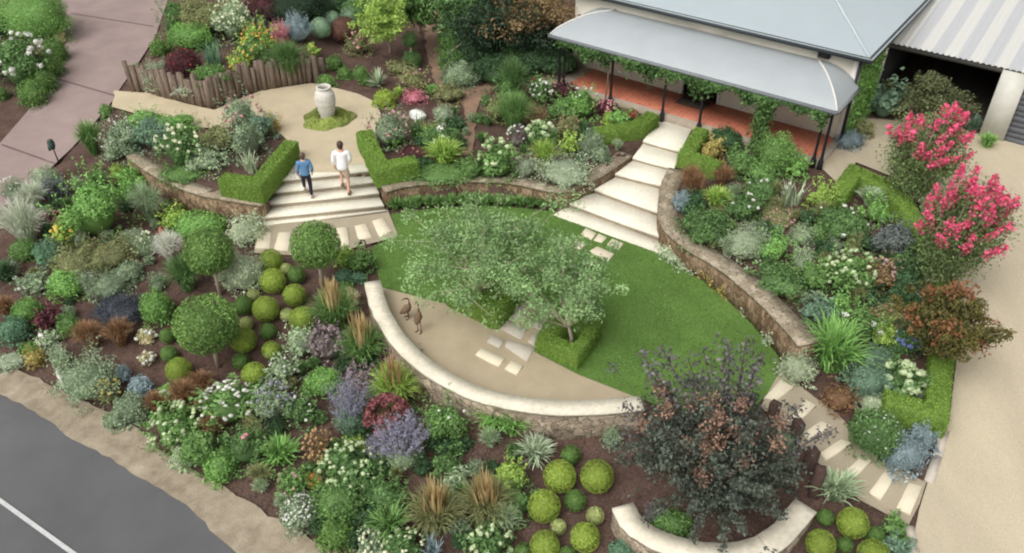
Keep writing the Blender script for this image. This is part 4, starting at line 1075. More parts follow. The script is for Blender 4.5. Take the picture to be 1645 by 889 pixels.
leaves(g, p, unit(p * np.array((.8, .8, 0)) + np.array((0, 0, 1)) + rg.normal(0, .4, p.shape)), .05, .6, rg, clumpy(p, rg, 30, .7))
ellipsoid(g, (0, 0, -.02), (.84, .84, .17), mi=0, tint=.3)
tag(g.build('moss_mound', fol('moss', (128,142,56), k=1.5), None, uc - np.array((0, 0, .02))), 'round mossy green mound around the foot of the urn', 'moss')

# ------------------------------------------------------------------ lollipop trees
def bark(): return surf('pale_bark', lin((192,178,160)), var=.15, scale=8, rough=.9, aniso=(1, 1, .4))
def lollipop(label, base, cx, cy, w, h):
    b = PG(*base); root = thing('standard_tree', label, 'tree', b)
    hc = height_at(b, cy); c = b + np.array((0, 0, hc)); s = FPX / depth(c); r = w / 2 / s
    rg = np.random.default_rng(int(cx))
    g = Geo(); g_mound(g, r * .95, r * 1.64 * h / w, rg, leaf=.07, cov=1.9, low=-.95, wob=.03, jit=(.9, 1.03), nj=.55); v_ = g.v[0]
    cr = g.build('crown', fol('lolly', (102,136,60), k=1.5), root); cr.location = (0, 0, hc - r * .69 * h / w)
    g = Geo(); g.tube([(0, 0, -.05), (.01, .01, hc * .5), (0, 0, hc)], [.06, .05, .045], 8); g.build('trunk', bark(), root)
lollipop('upper left ball headed standard tree in front of pale feathery grass', (354,474), 325, 404, 82, 80)
lollipop('largest ball headed standard tree among the box balls', (351,590), 321, 522, 106, 98)
lollipop('ball headed standard tree in front of the wide steps', (519,464), 508, 394, 83, 83)

# ------------------------------------------------------------------ box balls
def ball(cx, cy, d, col, label):
    plant('ball', cx, cy, d, d, col, None, label, group='clipped box balls', grow=1.0)
BL = [(435,420,39,'box','light green box ball topmost of the left cluster'),(438,452,41,'box','second box ball from the top of the left cluster, below the topmost'),(460,433,20,'palebox','tiny pale ball beside the topmost box balls'),(476,442,29,'boxd','dark green box ball at the foot of the middle standard tree'),
(473,475,37,'box','box ball standing alone nearest the plume grasses, below the middle standard tree'),(407,474,20,'palebox','tiny pale ball left of the second box ball'),(391,491,31,'boxd','dark box ball left of the large central ball'),(427,497,42,'box','large box ball in the centre of the left cluster'),
(461,506,22,'palebox','tiny pale ball right of the large central ball'),(396,520,22,'palebox','tiny pale ball between two large balls right of the largest standard tree'),(486,515,44,'box','box ball dotted with white flowers behind the plume grass'),(391,547,42,'box','large box ball just right of the largest standard tree'),
(430,533,27,'boxd','small dark leafy ball below the large central ball'),(436,563,30,'box','small light box ball right of a dark one, low in the cluster'),(387,581,27,'boxd','small dark ball between two light ones, below the largest tree'),(408,602,40,'box','lowest large box ball of the left cluster, above white hydrangeas'),
(287,595,41,'box','box ball left of the trunk of the largest standard tree'),(272,569,27,'boxd','small dark ball at lower left of the largest standard crown'),(269,540,25,'boxd','small dark ball at the left side of the largest standard crown'),(361,499,30,'box','box ball half hidden behind the largest standard crown'),(405,451,24,'boxd','small dark ball by the silver plant, left of the top balls'),(369,536,19,'palebox','tiny pale ball peeping from behind the largest standard crown'),
(917,731,32,'boxd','dark small ball topmost of the lower middle cluster'),(899,766,53,'box','large ball upper left of the lower middle cluster'),(959,766,54,'box','large ball upper right of the lower middle cluster'),(924,805,35,'boxd','dark ball in the middle of the lower middle cluster'),(874,814,53,'box','large leftmost ball of the lower middle cluster'),
(956,829,29,'palebox','pale small ball right in the lower middle cluster, above a large one'),(897,847,26,'palebox','pale small ball between the two lowest large balls of the middle cluster'),(940,864,48,'box','large ball lower right of the lower middle cluster'),(875,877,48,'box','large ball at the bottom edge of the lower middle cluster'),(840,886,28,'boxd','small dark ball cut by the bottom edge'),(911,892,28,'boxd','small ball peeping in at the bottom edge between large ones'),
(1326,832,27,'boxd','small dark ball beside the end of the short seat wall'),(1370,841,50,'box','large ball topmost at lower right, by the winding path'),(1318,875,47,'box','large ball touching the end of the short seat wall'),(1357,875,27,'boxd','small dark ball between three large ones at lower right'),(1406,862,31,'boxd','small darker ball rightmost at lower right'),(1403,892,50,'box','large ball cut by the bottom edge at lower right')]
for b_ in BL: ball(*b_)
for cx, cy, d, lb in [(515,46,34,'grey green clipped ball in front, left of the reddish brown ball'),(534,32,27,'grey green clipped ball in the middle of the upper row'),(564,26,35,'grey green clipped ball at the right of the upper row'),(542,16,18,'smallest grey green clipped ball behind the others'),(571,2,28,'grey green clipped ball at the top edge')]:
    ball(cx, cy, d, 'ggball', lb)
# twin ball topiary
b = PG(662, 108); root = thing('cloud_topiary', 'green topiary of two stacked clipped balls by the dirt track', 'topiary', b); rg = np.random.default_rng(77)
g = Geo(); g_mound(g, .33, .66, rg, leaf=.045, low=-.8, wob=.015); g.build('lower_ball', LM('mid'), root)
g = Geo(); g_mound(g, .27, .54, rg, leaf=.045, low=-.8, wob=.015); o = g.build('upper_ball', LM('mid'), root); o.location.z = .82
g = Geo(); g.tube([(0, 0, .3), (0, 0, 1.0)], .04, 6); g.build('trunk', bark(), root)

# ------------------------------------------------------------------ trees
TIP = [None]
def limb_tree(name, label, base, crown_px, rx, rz, hc, nl, col, leaf, nleaf, seed, trunk=.07, stems=1, asp=.45, barkm=None, flat=1., openness=.35, droop=.3, flowers=None, cat='tree', cl=.3, fork=.35):
    """trunk(s), limbs to spread clump centres, leaf clumps round limb ends"""
    rg = np.random.default_rng(seed)
    b = PG(*base); root = thing(name, label, cat, b)
    cp = np.array((0, 0, hc))
    if crown_px is not None:
        q = P(crown_px[0], crown_px[1], b[2] + hc); cp = q - b
    g = Geo(); ends = []
    for s_ in range(stems):
        a = rg.uniform(0, 6.28); st = np.array((math.cos(a), math.sin(a), 0)) * (.06 if stems > 1 else 0)
        fk = st * 3 + cp * fork * np.array((1, 1, 1)) ; fk[2] = hc * fork
        g.tube([st - np.array((0, 0, .05)), (st + fk) / 2 + rg.normal(0, .02, 3), fk], [trunk, trunk * .85, trunk * .7], 8, cap=False)
        for i in range(nl // stems):
            d = dome_dirs(1, rg, -.35)[0]; e = cp + d * np.array((rx, rx, rz)) * rg.uniform(.55, .95)
            m = (fk + e) / 2 + rg.normal(0, .08, 3) + np.array((0, 0, .12 * rz))
            g.tube([fk, m, e], [trunk * .5, trunk * .28, trunk * .1], 5, cap=False)
            ends += [(m, .6), (e, 1.), ((m + e) / 2 + rg.normal(0, .1, 3), .9)]
            for _ in range(2):
                e2 = e + rg.normal(0, .28 * rx, 3) * np.array((1, 1, .6)); g.tube([(m + e) / 2, e2], [trunk * .18, trunk * .06], 4, cap=False); ends.append((e2, .8))
    g.build('trunk', barkm or bark(), root)
    g = Geo(); k = nleaf // len(ends)
    for e, w in ends:
        n = int(k * w * rg.uniform(1 - openness, 1 + openness))
        d = rg.normal(size=(n, 3)); d = unit(d) * (rg.uniform(0, 1, (n, 1)) ** .45)
        R = cl * rx * rg.uniform(.7, 1.25)
        p = e + d * np.array((R, R, R * .7 * flat)); p[:, 2] -= droop * R * np.abs(rg.normal(0, .5, n))
        leaves(g, p, unit(d * .6 + rg.normal(0, .6, d.shape) + np.array((0, 0, .5))), leaf, asp, rg, np.clip(rg.uniform(0, .5) + rg.uniform(0, .55, n), 0, 1), 0, droop)
    g.build('crown', LM(col) if isinstance(col, str) else col, root)
    if flowers:
        fc, cnt, fr = flowers; fg = Geo(); d = dome_dirs(cnt, rg, -.3); c = cp + d * np.array((rx, rx, rz)) * rg.uniform(.88, 1.12, (cnt, 1))
        k = 60; pp = np.repeat(c, k, 0) + np.clip(rg.normal(0, 1, (cnt * k, 3)), -1.5, 1.5) * np.array((fr, fr, fr * 1.5)) * np.repeat(rg.uniform(.7, 1.25, cnt), k)[:, None]
        leaves(fg, pp, unit(rg.normal(size=pp.shape) + np.array((0, 0, .4))), fr * .8, .9, rg, np.repeat(rg.uniform(0, .6, cnt), k) + rg.uniform(0, .4, cnt * k))
        fg.build('flowers' if fc == 'hot' else 'young_leaves', FM(fc), root)
    return root
def sprays(stem_g, leaf_g, n, reach, h, per, leaf, rg, lean=(0, 0), t0=.28, spread=.09, asp=.5, r0=.025, droop=.0):
    """a vase of rising stems, leaves along each; returns the tips"""
    tips = []
    for i in range(n):
        a = rg.uniform(0, 6.283); f = rg.uniform(.04, 1) ** .6
        e = np.array((reach * f * math.cos(a) + lean[0], reach * f * math.sin(a) + lean[1], h * (1 - .38 * f * f) * rg.uniform(.72, 1.05)))
        m = np.array((e[0] * .3, e[1] * .3, e[2] * rg.uniform(.5, .68))); s0 = np.array((.08 * math.cos(a), .08 * math.sin(a), -.03))
        if droop and rg.uniform() < droop: m = np.array((e[0] * .6, e[1] * .6, e[2])); e = e * np.array((1.08, 1.08, .55))
        ts = np.linspace(0, 1, 9)[:, None]; cv = (1 - ts) ** 2 * s0 + 2 * ts * (1 - ts) * m + ts ** 2 * e
        stem_g.tube(cv, np.linspace(r0, .005, 9), 5, cap=False)
        t = rg.uniform(t0, 1, per)[:, None] ** .8; p = (1 - t) ** 2 * s0 + 2 * t * (1 - t) * m + t ** 2 * e
        p = p + rg.normal(0, spread, (per, 3)) * (1.25 - .7 * t)
        p[:, 2] = np.maximum(p[:, 2], .05)
        leaves(leaf_g, p, unit(rg.normal(0, .8, p.shape) + np.array((0, 0, .5))), leaf, asp, rg, np.clip(rg.uniform(0, .5) + rg.uniform(0, .5, per), 0, 1))
        tips.append((e, unit(e - cv[-3])))
    return tips
M_lt = fol('silver_pear', (112,142,86), k=1.75, spread=.5)
limb_tree('lawn_tree', 'larger loose silvery green tree on the lawn above the dense square hedge', (772,497), (770,404), 1.8, .9, 1.8, 30, M_lt, .085, 18500, 5, trunk=.06, cl=.2, openness=.5)
limb_tree('lawn_tree', 'smaller loose silvery green tree growing from the hollow square hedge', (917,553), (908,474), 1.3, .85, 1.7, 24, M_lt, .085, 12500, 6, trunk=.05, cl=.2, openness=.5)
M_sm = fol('smoke_leaf', (82,91,78), k=1.35, spread=.6)
sb = limb_tree('smoke_bush', 'large purple grey smoke bush with tan flower puffs inside the short seat wall', (1150,812), (1128,700), 1.6, 1.15, 1.45, 40, M_sm, .085, 6000, 7, trunk=.045, barkm=surf('dark_bark', lin((84,70,64)), var=.2), stems=5, asp=.55, cl=.15, openness=.7, fork=.25, droop=.4)
# long whippy shoots and flower puffs on the smoke bush
rg = np.random.default_rng(44); so2 = np.array(sb.location); g = Geo(); gl = Geo()
for tx, ty, hh in [(1030,568,2.9),(1062,556,3.0),(1105,575,2.6),(1163,545,3.2),(1172,560,3.0),(1215,588,3.0),(1222,565,3.1),(1045,600,2.4),(1200,540,3.1),(1000,650,1.8),(1290,650,1.7),(1340,690,1.4),(1010,690,1.2),(1130,560,2.9)]:
    e = P(tx, ty, so2[2] + hh) - so2; m = e * .45 + np.array((0, 0, hh * .25)); q = np.array([(0, 0, .3), m, e]); ts = np.linspace(0, 1, 12)[:, None]
    cv = (1 - ts) ** 2 * q[0] + 2 * ts * (1 - ts) * q[1] + ts ** 2 * q[2]
    g.tube(cv, np.linspace(.03, .008, 12), 5, cap=False)
    n = 150; t = rg.uniform(.45, 1, n)[:, None]; p = (1 - t) ** 2 * q[0] + 2 * t * (1 - t) * q[1] + t ** 2 * q[2] + rg.normal(0, .09, (n, 3))
    leaves(gl, p, unit(rg.normal(size=p.shape) + np.array((0, 0, .4))), .1, .6, rg, rg.uniform(0, 1, n))
g2 = Geo(); sprays(g, g2, 95, 1.65, 2.75, 240, .085, rg, (-.22, 0), .22, .085, .55, .028, .3); g2.build('foliage', M_sm, sb)
g.build('shoots', surf('shoot_bark', lin((84,70,66)), var=.2), sb)
gl.build('shoot_leaves', fol('shoot_leaf', (110,106,106), k=1.15, spread=.5), sb)
fp = []
for x, y, hh in [(1175,690,2.1),(1188,676,2.2),(1195,705,2.0),(1170,715,1.9),(1133,695,2.1),(1093,693,2.0),(1142,645,2.4),(1150,750,1.6),(1170,762,1.5),(1253,735,1.5),(1120,772,1.3),(1155,665,2.3),(1060,625,2.3),(1205,690,2.0),(1130,770,1.5),(1180,735,1.7)]: fp.append(P(x, y, so2[2] + hh) - so2)
fp = np.array(fp); cq = P(1145, 700, so2[2] + 1.45) - so2; d_ = dome_dirs(14, rg, .15); d_[:, 1] = -np.abs(d_[:, 1]) * .8; fp = np.vstack([fp[::2], cq + d_ * np.array((1.5, 1.5, 1.0))]); g = Geo(); k = 110; pp = np.repeat(fp, k, 0) + rg.normal(0, .085, (len(fp) * k, 3)); leaves(g, pp, unit(rg.normal(size=pp.shape)), .07, .6, rg, rg.uniform(0, 1, len(pp)))
g.build('flower_puffs', fol('smoke_puff', (158,122,100), k=1.1), sb)
M_cm = fol('myrtle_leaf', (96,116,64), k=1.6, spread=.5)
def myrtle(label, base, top, n, reach, lean, per, seed, nfl):
    rg = np.random.default_rng(seed); b = PG(*base); root = thing('crepe_myrtle', label, 'tree', b); h = height_at(b, top)
    sg, lg, fg = Geo(), Geo(), Geo()
    tips = sprays(sg, lg, n, reach, h, per, .085, rg, lean, .2, .2)
    sg.build('trunk', bark(), root); lg.build('crown', M_cm, root)
    for e, d in sorted(tips, key=lambda q: -q[0][2] / h + rg.uniform(0, .75))[:nfl]:
        k = 70; t = rg.uniform(-.16, .14, (k, 1)); q = e + d * t + rg.normal(0, 1, (k, 3)) * .06 * (1.25 - (t + .16) * 2.6)
        leaves(fg, q, unit(rg.normal(size=q.shape) + np.array((0, 0, .4))), .075, .9, rg, np.clip(rg.uniform(0, .6) + rg.uniform(0, .4, k), 0, 1))
    fg.build('flowers', FM('hot'), root)
myrtle('upper pink flowering crepe myrtle by the carport end of the drive', (1452,330), 172, 80, 1.15, (.22, .1), 170, 15, 42)
myrtle('lower pink flowering crepe myrtle leaning over the right driveway', (1490,470), 278, 90, 1.1, (.42, .1), 180, 16, 56)
limb_tree('crepe_myrtle', 'bronze leaved crepe myrtle without flowers, lowest beside the drive', (1503,590), (1526,520), .82, .9, 1.4, 28, fol('bronze_leaf', (84,102,52), k=1.35, spread=.5, rgb2=(118,108,60)), .085, 17000, 17, trunk=.04, stems=4, cl=.24, fork=.3, flowers=('rust', 15, .1))
limb_tree('young_tree', 'bronze green bushy tree in the dark mouth of the carport', (1492,205), (1488,152), .95, .6, 1.2, 16, fol('bronze_green', (92,100,62), k=1.4), .11, 6500, 18, trunk=.04, stems=3, cl=.3)
limb_tree('lime_tree', 'lime yellow leaved young tree on a thin pale trunk', (627,84), (616,34), .9, 1.0, 1.6, 22, 'lime', .11, 9000, 19, trunk=.04, cl=.3)
limb_tree('loquat_tree', 'dark green tree with long drooping leaves right of the lime tree', (674,50), (668,12), .75, 1.0, 1.6, 18, 'grn', .24, 3200, 20, trunk=.06, asp=.35, cl=.32, droop=1.0)
limb_tree('shade_tree', 'broad dark green leafy tree at the top, right of the dirt track', (745,62), (742,14), 1.5, 1.0, 1.6, 28, 'mid', .16, 10000, 23, trunk=.08, cl=.3)
limb_tree('maple_tree', 'brown leaved maple hanging over the dark corner by the cottage', (858,60), (857,14), 1.5, .9, 2.0, 22, 'bronze', .13, 8000, 24, trunk=.06, cl=.3)
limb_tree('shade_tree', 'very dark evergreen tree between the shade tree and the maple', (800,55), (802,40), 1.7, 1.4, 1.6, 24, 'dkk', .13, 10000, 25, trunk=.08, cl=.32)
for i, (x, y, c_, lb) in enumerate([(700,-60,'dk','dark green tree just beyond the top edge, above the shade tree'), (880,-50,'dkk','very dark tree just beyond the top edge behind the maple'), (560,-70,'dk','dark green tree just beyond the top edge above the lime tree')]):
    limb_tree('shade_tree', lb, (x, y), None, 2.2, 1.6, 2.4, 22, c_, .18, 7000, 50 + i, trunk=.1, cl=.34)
# garden drum in the shade
g = Geo(); p = PG(800, 20); g.lathe([(0, 0), (.28, 0), (.29, .3), (.28, .32), (.29, .6), (.28, .85), (.0, .86)], 16); tag(g.build('plastic_drum', plain('blue_plastic', lin((52,104,160)), rough=.4), None, p), 'blue drum in the deep shade under the trees', 'drum')
# boulders
for x, y, w, h, c_, lb in [(781,116,27,22,(168,150,132),'brown grey boulder beside the dirt track'),(798,129,24,13,(178,166,150),'flat pale stone in front of the brown grey boulder'),(672,182,38,24,(226,226,220),'white streaked rock standing among the roses'),(258,368,18,16,(176,110,90),'small terracotta coloured stone lying on the mulch')]:
    G, r, H = solve_box(x, y, w, h); rg = np.random.default_rng(x); g = Geo(); th = np.arange(14) / 14 * 6.283; ph = np.linspace(-1.4, 1.57, 8)
    v = np.stack([np.cos(ph)[:, None] * np.cos(th), np.cos(ph)[:, None] * np.sin(th), np.repeat(np.sin(ph)[:, None], 14, 1)], 2)
    for _ in range(9):
        n_ = unit(rg.normal(size=3) + np.array((0, 0, .3))); dd = rg.uniform(.4, .8); ex = np.maximum(v @ n_ - dd, 0); v = v - ex[..., None] * n_
    v = v.reshape(-1, 3) * np.array((r, r * .8, H * .6)) + np.array((0, 0, H * .2))
    g.mesh(v, [(i * 14 + j, i * 14 + (j + 1) % 14, (i + 1) * 14 + (j + 1) % 14, (i + 1) * 14 + j) for i in range(7) for j in range(14)])
    tag(g.build('boulder', surf('rock_%d' % x, lin(c_), var=.25, scale=4, fine=.15, bscale=14, bump=.5, rough=.95), None, G), lb, 'rock')

# ------------------------------------------------------------------ garden lamp, tap stake, bird sculptures
b = PG(95, 262); lp = thing('garden_lamp', 'dark green metal garden lamp on a stake beside the left driveway', 'lamp', b)
hh = height_at(b, 238); M_lg = plain('dark_green_metal', lin((64,84,76)), rough=.5, metal=.2)
g = Geo(); g.tube([(0, 0, -.05), (-.02, 0, hh)], [.022, .02], 8); g.build('stake', M_black, lp)
g = Geo(); g.lathe([(0, hh - .03), (.07, hh - .03), (.1, hh + .06), (.11, hh + .2), (.07, hh + .24), (.09, hh + .27), (.03, hh + .31), (0, hh + .31)], 12, (-.03, 0, 0)); g.build('lamp_head', M_lg, lp)
g = Geo(); g.tube([(-.03, 0, hh + .05), (-.14, .03, hh + .0), (-.16, .03, hh - .1)], [.05, .06, .04], 8); g.build('spout', M_lg, lp)
b = PG(590, 408); lp = thing('path_light', 'slim black hooked path light on a stake at the corner of the lawn', 'path light', b); hh = height_at(b, 386)
g = Geo(); g.tube([(0, 0, -.05), (0, 0, hh * .6), (-.02, 0, hh * .92), (-.07, 0, hh), (-.13, 0, hh), (-.15, 0, hh - .06)], .018, 7); g.build('stem', M_black, lp)
g = Geo(); g.lathe([(0, hh - .04), (.03, hh - .05), (.06, hh - .1), (0, hh - .09)], 12, (-.15, 0, 0)); g.build('lamp_shade', M_black, lp)
M_rust = surf('rusty_steel', lin((116,94,76)), var=.25, scale=8, rough=.85, spec=.2)
def bird(label, foot, top, s, lean):
    b = P(*foot, .03); r = thing('bird_sculpture', label, 'sculpture', b); H_ = height_at(b, top)
    g = Geo()
    bz = H_ * .5
    pts = np.array([(-.2 * lean, 0, bz * .62), (-.12 * lean, 0, bz * .74), (0, 0, bz * 1.0), (.05 * lean, 0, bz * 1.2), (.07 * lean, 0, bz * 1.36)])
    g.tube(pts, np.array((.012, .075, .105, .06, .022)) * s, 10)
    nk = np.array([(.065 * lean, 0, bz * 1.3), (.05 * lean, 0, bz * 1.55), (.055 * lean, 0, bz * 1.78), (.02 * lean, 0, bz * 1.93), (-.03 * lean, 0, bz * 1.97), (-.14 * lean, 0, bz * 1.88)])
    g.tube(nk, np.array((.03, .018, .016, .022, .028, .004)) * s, 7); g.build('body', M_rust, r)
    for k in (-1, 1):
        g = Geo(); g.tube([(0, k * .04, bz * .85), (.01, k * .045, bz * .4), (0, k * .05, 0)], .012 * s, 6); g.tube([(-.09, k * .05, .01), (.03, k * .05, .01)], .01 * s, 5); g.tube([(0, k * .05, .01), (-.07, k * .09, .01)], .009 * s, 5); g.build('leg', M_rust, r)
    return r
o = bird('shorter rusty metal wading bird sculpture on the seating gravel', (656,511), 479, 1.0, 1); o.rotation_euler.z = rad(20)
o = bird('taller slender rusty metal wading bird sculpture on the seating gravel', (674,533), 484, 1.0, .55); o.rotation_euler.z = rad(60)

# ------------------------------------------------------------------ the two people climbing the steps
def skin(name, V, E_, R, mat, parent, root=0, sub=2):
    me = bpy.data.meshes.new(name); me.from_pydata([tuple(v) for v in V], E_, []); o = link(name, me, mat, parent)
    m = o.modifiers.new('skin', 'SKIN'); sd = me.skin_vertices[0].data
    for i, r in enumerate(R):
        r = r if isinstance(r, tuple) else (r, r); sd[i].radius = r; sd[i].use_root = (i == root)
    m.use_smooth_shade = True
    s_ = o.modifiers.new('sub', 'SUBSURF'); s_.levels = s_.render_levels = sub
    return o
def chain(V, E_, R, pts, rad_, start=None):
    i0 = start
    for p, r in zip(pts, rad_):
        V.append(np.array(p, float)); R.append(r); k = len(V) - 1
        if i0 is not None: E_.append((i0, k))
        i0 = k
    return i0
M_skin = plain('skin_tone', lin((214,168,144)), rough=.55)
def person(label, foot, heading, H_, rise, female, top, bottom, shoe, hairc, arms):
    b = P(*foot[:2], foot[2]); r = thing('person', label, 'person', b); k = H_ / 1.75
    r.rotation_euler.z = heading; r.scale = (k, k, k)
    sw_ = .19 if female else .215; hw = .1
    rh = rise / k
    hips = np.array((0, .08, .93)); chest = np.array((0, .13, 1.24)); neck = np.array((0, .14, 1.48))
    # support foot is on the right, the raised foot on the left, one step up
    rl = [(hw, .07, .9), (hw + .005, .06, .5), (hw, -.07, .09)]; rt = [(hw + .01, .04, .045), (hw + .02, .13, .03)]
    ll = [(-hw, .1, .9), (-hw - .01, .33, .56 + rh * .5), (-hw, .2, .1 + rh)]; lt = [(-hw - .01, .3, .045 + rh), (-hw - .02, .39, .035 + rh)]
    V, E_, R = [], [], []
    i = chain(V, E_, R, [hips], [.12]); t = chain(V, E_, R, [(0, .1, 1.08), chest, (0, .14, 1.38), neck, (0, .155, 1.545), (0, .165, 1.63), (0, .16, 1.7)], [(.13, .1), (.15, .1), (.12, .08), .052, .07, (.078, .095), .062], i)
    V.append(np.array((0, .262, 1.6))); R.append(.014); E_.append((len(V) - 1, t - 1))          # nose
    for s in (-1, 1): V.append(np.array((s * .088, .15, 1.61))); R.append((.012, .02)); E_.append((len(V) - 1, t - 1))   # ears
    chain(V, E_, R, rl + rt, [.085, .058, .038, .036, .026], i); chain(V, E_, R, ll + lt, [.085, .058, .038, .036, .026], i)
    ci = i + 3
    for s, (el, wr) in zip((-1, 1), arms):
        sh = np.array((s * sw_, .13, 1.39)); el, wr = np.array(el), np.array(wr); d = unit(wr - el)
        w_ = chain(V, E_, R, [sh, el, wr, wr + d * .07], [.055, .042, .027, (.034, .02)], ci)
        x = unit(np.cross(d, (s, 0, .2)))
        for f_, ln in zip((-1.5, -.5, .5, 1.5), (.065, .078, .08, .07)):
            q = wr + d * .1 + x * f_ * .019; chain(V, E_, R, [q, q + d * ln * .55, q + d * ln * .95 - np.array((s, 0, 0)) * .02], [.0095, .009, .0075], w_)
        q = wr + d * .045 + x * .038; chain(V, E_, R, [q, q + d * .05 + x * .012], [.01, .008], w_ - 1)
    skin('body', V, E_, R, M_skin, r, i)
    # top: torso and sleeves
    V, E_, R = [], [], []
    i = chain(V, E_, R, [(0, .07, .8 if not female else .88)], [(.19, .155)]); chain(V, E_, R, [(0, .085, .98), (0, .1, 1.1), chest, (0, .135, 1.36), (0, .14, 1.45)], [(.18, .145), (.168, .135), (.185, .135), (.16, .105), (.07, .07)], i)
    for s, (el, wr) in zip((-1, 1), arms):
        el, wr = np.array(el), np.array(wr); chain(V, E_, R, [(s * sw_, .13, 1.385), (np.array((s * sw_, .13, 1.385)) + el) / 2, el, el + (wr - el) * .8], [.082, .072, .062, .052], i + 4 - 0)
    skin('shirt', V, E_, R, top, r, i)
    V, E_, R = [], [], []
    i = chain(V, E_, R, [(0, .075, .9)], [(.165, .135)]); chain(V, E_, R, [(0, .085, 1.0)], [(.15, .12)], i)
    for lg in (rl, ll):
        a_, k_, an = map(np.array, lg)
        if female: chain(V, E_, R, [a_ - (0, 0, .05), k_, k_ + (an - k_) * .9], [.105, .075, .055], i)
        else: chain(V, E_, R, [a_ - (0, 0, .05), a_ + (k_ - a_) * .55, a_ + (k_ - a_) * .88], [.112, .098, .092], i)
    skin('trousers' if female else 'shorts', V, E_, R, bottom, r, i)
    for (an, tt) in ((rl[2], rt), (ll[2], lt)):
        V, E_, R = [], [], []; an = np.array(an)
        i = chain(V, E_, R, [an + (0, -.03, -.04)], [(.045, .05)]); chain(V, E_, R, [np.array(tt[0]) + (0, .01, 0), np.array(tt[1]) + (0, .03, 0)], [(.046, .045), (.036, .03)], i); chain(V, E_, R, [an + (0, -.01, .03)], [.048], i)
        skin('shoe', V, E_, R, shoe, r, i)
    V, E_, R = [], [], []
    g = Geo(); ellipsoid(g, (0, .135, 1.645), (.1, .112, .115), 16, 10); ellipsoid(g, (0, .1, 1.6), (.088, .07, .1), 14, 8)
    g.build('hair', hairc, r, smooth=True)
    return r
M_hair1 = plain('grey_brown_hair', lin((98,80,70)), rough=.7); M_hair2 = plain('brown_hair', lin((78,60,52)), rough=.7)
hd = math.atan2(*(np.cross((0, 0, 1.), P(598, 274, .7) - P(443, 289, .7))[:2][::-1])) - math.pi / 2
person('person in a blue shirt and dark trousers climbing the wide steps', (497,319,.41), hd + .05, 1.46, .155, True, plain('blue_cloth', lin((92,134,174)), rough=.85), plain('navy_cloth', lin((36,38,52)), rough=.9), plain('shoe_grey', lin((170,160,150))), M_hair1,
       [((-.245, .06, 1.12), (-.225, .14, .9)), ((.25, .05, 1.13), (.235, .17, .93))])
person('person in a white shirt and beige shorts climbing the wide steps', (556,313,.41), hd - .12, 1.7, .155, False, plain('white_cloth', lin((240,240,242)), rough=.85), plain('beige_cloth', lin((186,166,146)), rough=.9), plain('shoe_brown', lin((92,64,54))), M_hair2,
       [((-.255, .08, 1.12), (-.25, .2, .9)), ((.25, .1, 1.13), (.2, .3, 1.0))])
